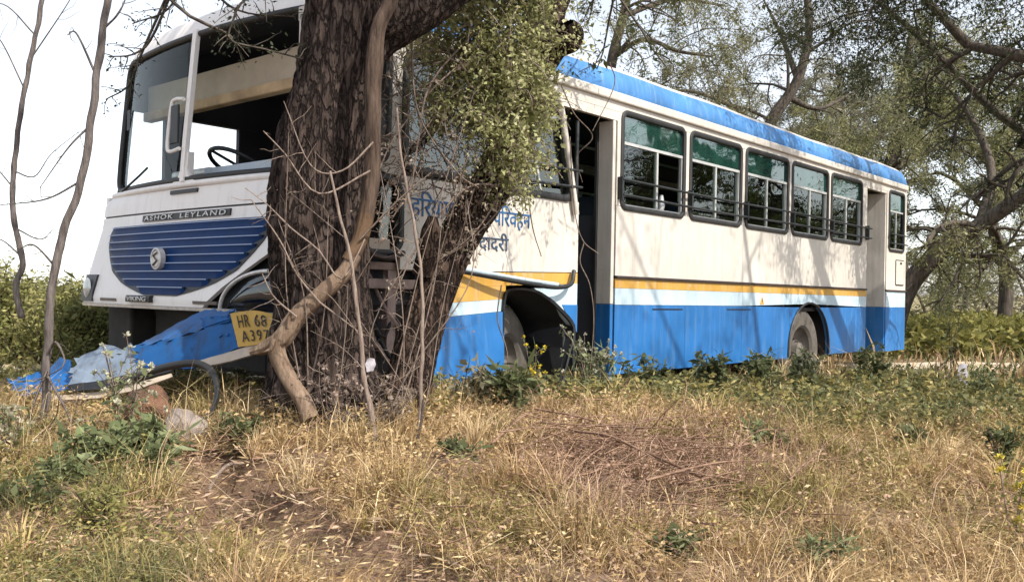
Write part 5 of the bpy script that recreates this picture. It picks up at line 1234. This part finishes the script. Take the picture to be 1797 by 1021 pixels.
weed('green weed in the left foreground, lowest one near the corner', 60, 960, 2.85, .16, 331, GR, 8, (.034, .014), 12, None, .5)
weed('yellowish weed at the bottom left, right of the corner one', 190, 975, 2.8, .15, 332, [(.12, .13, .04), (.24, .23, .08), (.36, .33, .14)], 8, (.03, .011), 12, None, .5)
weed('small leafy weed on the left slope below the broad-leaved one', 120, 890, 3.2, .15, 333, PALE, 7, (.04, .018), 12, None, .5)
weed('bare-stemmed weed with pale tips at the left edge', 20, 850, 3.5, .26, 334, PALE, 5, (.03, .010), 8, (.5, .46, .34), .2)
weed('small green weed at the bottom edge right of the middle', 1190, 985, 2.75, .10, 335, GR, 7, (.032, .013), 12, None, .6)
weed('narrow-leaved weed at the lower right below the brush heap', 1440, 985, 2.75, .12, 336, PALE, 8, (.05, .009), 9, None, .6)
weed('dull green weed in the grass left of the brush heap', 800, 870, 3.6, .13, 337, GR, 7, (.035, .015), 11, None, .5)
weed('leafy weed half way down the slope at the right edge', 1760, 830, 4.2, .26, 338, GR, 7, (.04, .016), 12, None, .35)
# ------------------------------------------------------------------ heap of dead branches
for k in range(30):
    r = random.Random(400 + k); u, v_ = r.gauss(1125, 130), r.gauss(846, 46); d = 3.95 - (v_ - 820) * .006
    p = at(u, v_, d); z = gz(p[0], p[1]); p[2] = z + r.uniform(.02, .13)
    t_ = empty('dead_branch', p); tag(t_, 'thin bare pinkish dead branch lying in the tangled brush heap', 'branch', 'dead branches in the brush heap')
    g = Grow(400 + k); a = r.gauss(.15, .75); L_ = r.uniform(.4, .95)
    P = g.limb([(-math.cos(a) * L_ / 2, -math.sin(a) * L_ / 2, r.uniform(-.04, .05)), (r.gauss(0, .03), r.gauss(0, .03), r.uniform(.0, .06)), (math.cos(a) * L_ / 2, math.sin(a) * L_ / 2, r.uniform(-.05, .08))], (.0075 if k % 3 == 0 else .005), .0022, 12)
    g.branch(P, .003, 2, 3, .55, .26, droop=.1, wild=.4, start=.1)
    g.wood('branches', M['bark_heap'] if 'bark_heap' in M else M['twig'], t_)
# ------------------------------------------------------------------ ground cover
STRAW = np.array([(.18, .105, .05), (.40, .265, .125), (.60, .44, .235), (.74, .60, .38)])
OLIVE = np.array([(.09, .085, .028), (.20, .175, .055), (.33, .28, .10), (.47, .39, .17)])
PINK = np.array([(.17, .095, .065), (.33, .205, .14), (.50, .34, .24), (.62, .46, .34)])
GREENG = np.array([(.05, .06, .025), (.11, .12, .05), (.20, .20, .085), (.34, .32, .16)])
def pal(p, n, t=None):
    t = rng.random(n) if t is None else t
    x = np.clip(t, 0, .999) * (len(p) - 1); i = x.astype(int); f = (x - i)[:, None]; return p[i] * (1 - f) + p[i + 1] * f
Bi = np.linalg.inv(np.array((Xa, Ya, Za)).T)
def bus_xy(x, y): q = np.stack((x - .82726, y - 7.33347, np.zeros_like(x)), -1) @ Bi.T; return q[..., 0], q[..., 1]
def vnoise(x, y, seed=0):
    xi = np.floor(x).astype(np.int64); yi = np.floor(y).astype(np.int64); fx = x - xi; fy = y - yi
    fx = fx * fx * (3 - 2 * fx); fy = fy * fy * (3 - 2 * fy)
    def h(a, b):
        n = (a * 374761393 + b * 668265263 + seed * 974711) & 0x7fffffff; n = ((n ^ (n >> 13)) * 1274126177) & 0x7fffffff; return ((n ^ (n >> 16)) & 0xffff) / 65535.0 * 2 - 1
    return (h(xi, yi) * (1 - fx) + h(xi + 1, yi) * fx) * (1 - fy) + (h(xi, yi + 1) * (1 - fx) + h(xi + 1, yi + 1) * fx) * fy
def lump(x, y, s=1.0, o=0):
    o = int(o * 7)
    return 1.25 * (vnoise(x * 1.9 * s, y * 1.9 * s, o + 1) + .75 * vnoise(x * 4.6 * s, y * 4.6 * s, o + 2) + .55 * vnoise(x * 11 * s, y * 11 * s, o + 3)) / 1.6
def scatter(n, y0, y1, pw=1.0, mx=.72, pad=.5):
    y = y0 + (y1 - y0) * rng.random(n) ** pw; x = (rng.random(n) * 2 - 1) * (y * mx + pad)
    return x, y
BARE_AND_SHADOW = [(*at(u, v, d)[:2], rx, ry) for u, v, d, rx, ry in ((330, 850, 3.5, .28, .28), (480, 965, 2.85, .2, .12), (250, 930, 3.0, .2, .12), (470, 900, 3.1, .2, .16), (700, 960, 2.8, .14, .1), (1000, 1000, 2.65, .14, .08), (560, 820, 3.7, .12, .12), (440, 980, 2.8, .16, .10), (1540, 800, 4.6, .25, .22), (1190, 920, 3.2, .22, .14), (960, 770, 4.5, .2, .2), (1480, 690, 7.2, .5, .3), (100, 760, 4.0, .2, .14), (1620, 900, 3.3, .16, .10), (820, 900, 3.2, .12, .1))]  # bare spots; the one below the brush heap stands in for dark shadow
def keep_mask(x, y, rutk=.85, thin=0.0):
    bx, by = bus_xy(x, y); k = ~((bx > -2.9) & (bx < 7.2) & (by > .25) & (by < 2.4))
    rd = rut_dist(x, y); k &= rng.random(len(x)) > 1.25 * np.exp(-(rd / .20) ** 4)
    for (px, py, rx, ry) in BARE_AND_SHADOW:
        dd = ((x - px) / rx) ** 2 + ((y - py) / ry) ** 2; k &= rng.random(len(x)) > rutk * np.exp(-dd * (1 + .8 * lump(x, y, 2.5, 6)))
    k &= (road_dist(x, y) > 1.0 + .25 * lump(x, y, .8, 3)) | (rng.random(len(x)) < .06)
    k &= (lump(x, y, 1.6, 4) + rng.normal(0, .22, len(x))) > -.55 + thin
    return k
def zone_cols(x, y, n, t=None):
    """straw in front, olive to the left bottom, along the bus and far right, pinkish round the brush heap"""
    u = CX + F_PX * x / y; zg = ground_np(x, y); v_ = CY - F_PX * (zg - CAM[2]) / y
    c = pal(STRAW, n, t); l = lump(x, y, 1.0) + rng.normal(0, .35, n)
    def put(mask, p):
        k = mask & True
        if k.any(): c[k] = pal(p, int(k.sum()), None if t is None else t[k])
    put(l > .45, OLIVE); put(lump(x, y, .8, 5) + rng.normal(0, .3, n) > .72, PINK)
    put((np.hypot((u - 1120) / 190, (v_ - 850) / 80) + l * .4 < 1.0), PINK)
    put((u < 330) & (v_ > 780) & (l > -.25), OLIVE)
    put((u < 330) & (v_ > 760) & (l > .5), GREENG)
    put((u > 1230) & (v_ < 900) & (l > .05), OLIVE)
    put((u > 1180) & (v_ < 760) & (l > .12), GREENG)
    put((y > 6.2) & (u > 950) & (l > -.05), GREENG)
    put((y > 7.5) & (u < 500), OLIVE)
    return c * rng.uniform(.8, 1.2, (n, 1))
def grass(name, n, y0, y1, pw, h0, h1, w, kink, leanamp, thin=0, mx=.72):
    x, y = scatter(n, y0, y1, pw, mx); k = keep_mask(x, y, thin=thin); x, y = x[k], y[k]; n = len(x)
    B = np.stack((x, y, ground_np(x, y) + .03 * 0 - .012), 1)
    tall = .45 + .95 * np.clip(lump(x, y, 2.2, 2) + .35, 0, 1.5)
    h = rng.uniform(h0, h1, n) * tall
    ln = rng.normal(size=(n, 3)) * leanamp; ln[:, 2] = 0; ln[:, 0] += .12
    return tag(blade_mesh(name, B, ln, h, w * (y / 3.2) ** .75 * rng.uniform(.6, 1.4, n), zone_cols(x, y, n), M['dryleaf'], None, kink), kind='stuff')
grass('dry_grass', 55000, 2.0, 5.6, 1.25, .05, .15, .0032, 1.1, .75)
grass('tangled_grass', 52000, 2.0, 5.4, 1.3, .06, .16, .0030, 1.9, 1.3)
grass('fine_straw', 26000, 2.0, 5.0, 1.2, .10, .24, .0019, .5, .45, thin=.35)
grass('verge_grass', 60000, 5.0, 11.0, 1.0, .05, .15, .0042, .8, .5, mx=.75)
grass('field_grass', 60000, 9.0, 30.0, 1.3, .10, .36, .008, .6, .4, mx=.85)
# matted tufts: blades bending outward from one root
def tufts(name, n, y0, y1, per, h0, h1, w, pw=1.2, mx=.72, thin=0):
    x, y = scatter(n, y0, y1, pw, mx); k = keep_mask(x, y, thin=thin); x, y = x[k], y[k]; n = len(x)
    i = np.repeat(np.arange(n), per); th = rng.uniform(0, 2 * np.pi, len(i)); q = np.abs(rng.normal(.0, .75, len(i)))
    rad = rng.uniform(.015, .05, n)[i] * q; tilt = rng.normal(0, .4, (n, 2))
    bx = x[i] + np.cos(th) * rad; by = y[i] + np.sin(th) * rad
    B = np.stack((bx, by, ground_np(x, y)[i] - .015), 1)
    ln = np.stack((np.cos(th) * q + tilt[i, 0], np.sin(th) * q + tilt[i, 1], np.zeros(len(i))), 1) * .8
    h = (rng.uniform(h0, h1, n) * rng.choice((.6, 1, 1.5), n))[i] * rng.uniform(.5, 1.15, len(i))
    tone = np.clip(rng.random(n)[i] * .7 + rng.random(len(i)) * .35, 0, .999)
    col = zone_cols(x, y, n)[i] * .55 + pal(STRAW, len(i), tone) * .45
    col *= rng.uniform(.6, 1.2, n)[i][:, None]
    return tag(blade_mesh(name, B, ln, h, w * (y[i] / 3.2) ** .75 * rng.uniform(.6, 1.5, len(i)), col, M['dryleaf'], None, .7), kind='stuff')
tufts('grass_tufts', 900, 2.0, 5.8, 70, .06, .17, .0033)
tufts('far_grass_tufts', 500, 5.0, 10.5, 40, .08, .18, .005, mx=.75)
# leafy ground herbs: little upright stems set with small leaves
def herbs(name, n, y0, y1, h0, h1, per, L, Wd, thin, mx=.72, pw=1.2, cols=None):
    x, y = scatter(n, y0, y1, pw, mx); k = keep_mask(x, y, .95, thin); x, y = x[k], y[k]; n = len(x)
    z = ground_np(x, y); h = rng.uniform(h0, h1, n); d = rng.normal(0, .35, (n, 2))
    i = np.repeat(np.arange(n), per); t = rng.random(len(i)) ** .8
    pos = np.stack((x[i] + d[i, 0] * h[i] * t, y[i] + d[i, 1] * h[i] * t, z[i] + h[i] * t), 1) + rng.normal(0, .006, (len(i), 3))
    dr = rng.normal(size=(len(i), 3)); dr[:, 2] = np.abs(dr[:, 2]) * .6 - .1
    tone = np.clip(rng.random(n) * .6, 0, 1)[i] + rng.random(len(i)) * .4
    col = zone_cols(x[i], y[i], len(i), np.clip(tone, 0, 1)) if cols is None else pal(np.array(cols), len(i), tone)
    s_ = (y[i] / 3.5) ** .6
    return tag(leaf_mesh(name, pos, dr, L * s_ * rng.uniform(.6, 1.4, len(i)), Wd * s_ * rng.uniform(.6, 1.4, len(i)), col, M['leaf'], None), kind='stuff')
herbs('ground_herbs', 13000, 2.0, 6.0, .04, .16, 11, .021, .0085, .1)
herbs('leafy_undergrowth', 6500, 5.5, 11.0, .04, .20, 14, .030, .016, .1, mx=.75, cols=GREENG)
herbs('roadside_weeds', 9000, 14.0, 30.0, .15, .5, 10, .07, .035, .1, mx=.85, cols=[(.08, .085, .025), (.19, .18, .05), (.34, .30, .09)])
herbs('left_undergrowth', 2500, 5.0, 9.0, .06, .24, 12, .03, .014, .1, mx=.75, cols=OLIVE)
# fallen leaf litter and broken straw lying flat
x, y = scatter(26000, 2.0, 6.5, 1.2); n = len(x)
bx, by = bus_xy(x, y); k = ~((bx > -2.9) & (by > .25) & (by < 2.4)); x, y = x[k], y[k]; n = len(x)
dr = rng.normal(size=(n, 3)); dr[:, 2] *= .25
cl = pal(np.vstack((PINK, STRAW[1:])), n); lit = leaf_mesh('leaf_litter', np.stack((x, y, ground_np(x, y) + rng.uniform(.005, .06, n)), 1), dr, rng.uniform(.012, .075, n), rng.uniform(.003, .010, n), cl * rng.uniform(.5, 1.1, (n, 1)), M['dryleaf'])
tag(lit, kind='stuff')
# broken twigs in and round the heap
mb = MB(); r = random.Random(5)
for k in range(420):
    if k < 260: u, v_ = r.gauss(1120, 130), r.gauss(840, 50)
    else: u, v_ = r.uniform(0, 1797), r.uniform(720, 1010)
    d = float(np.interp(v_, (680, 720, 820, 1021), (5.6, 4.9, 3.85, 2.62))); p = at(u, v_, d); p[2] = gz(p[0], p[1]) + r.uniform(.01, .13 if k < 260 else .08)
    a = r.uniform(0, 6.28); L_ = r.uniform(.08, .32); dd = np.array((math.cos(a), math.sin(a), r.gauss(0, .3))) * L_ / 2
    mb.tube([p - dd, p + np.array([r.gauss(0, .02) for _ in range(3)]), p + dd], [.0022, .0028, .0014], 4, cap=False)
tag(mb.build('broken_twigs', M['bark_heap'], None, smooth=180), kind='stuff')
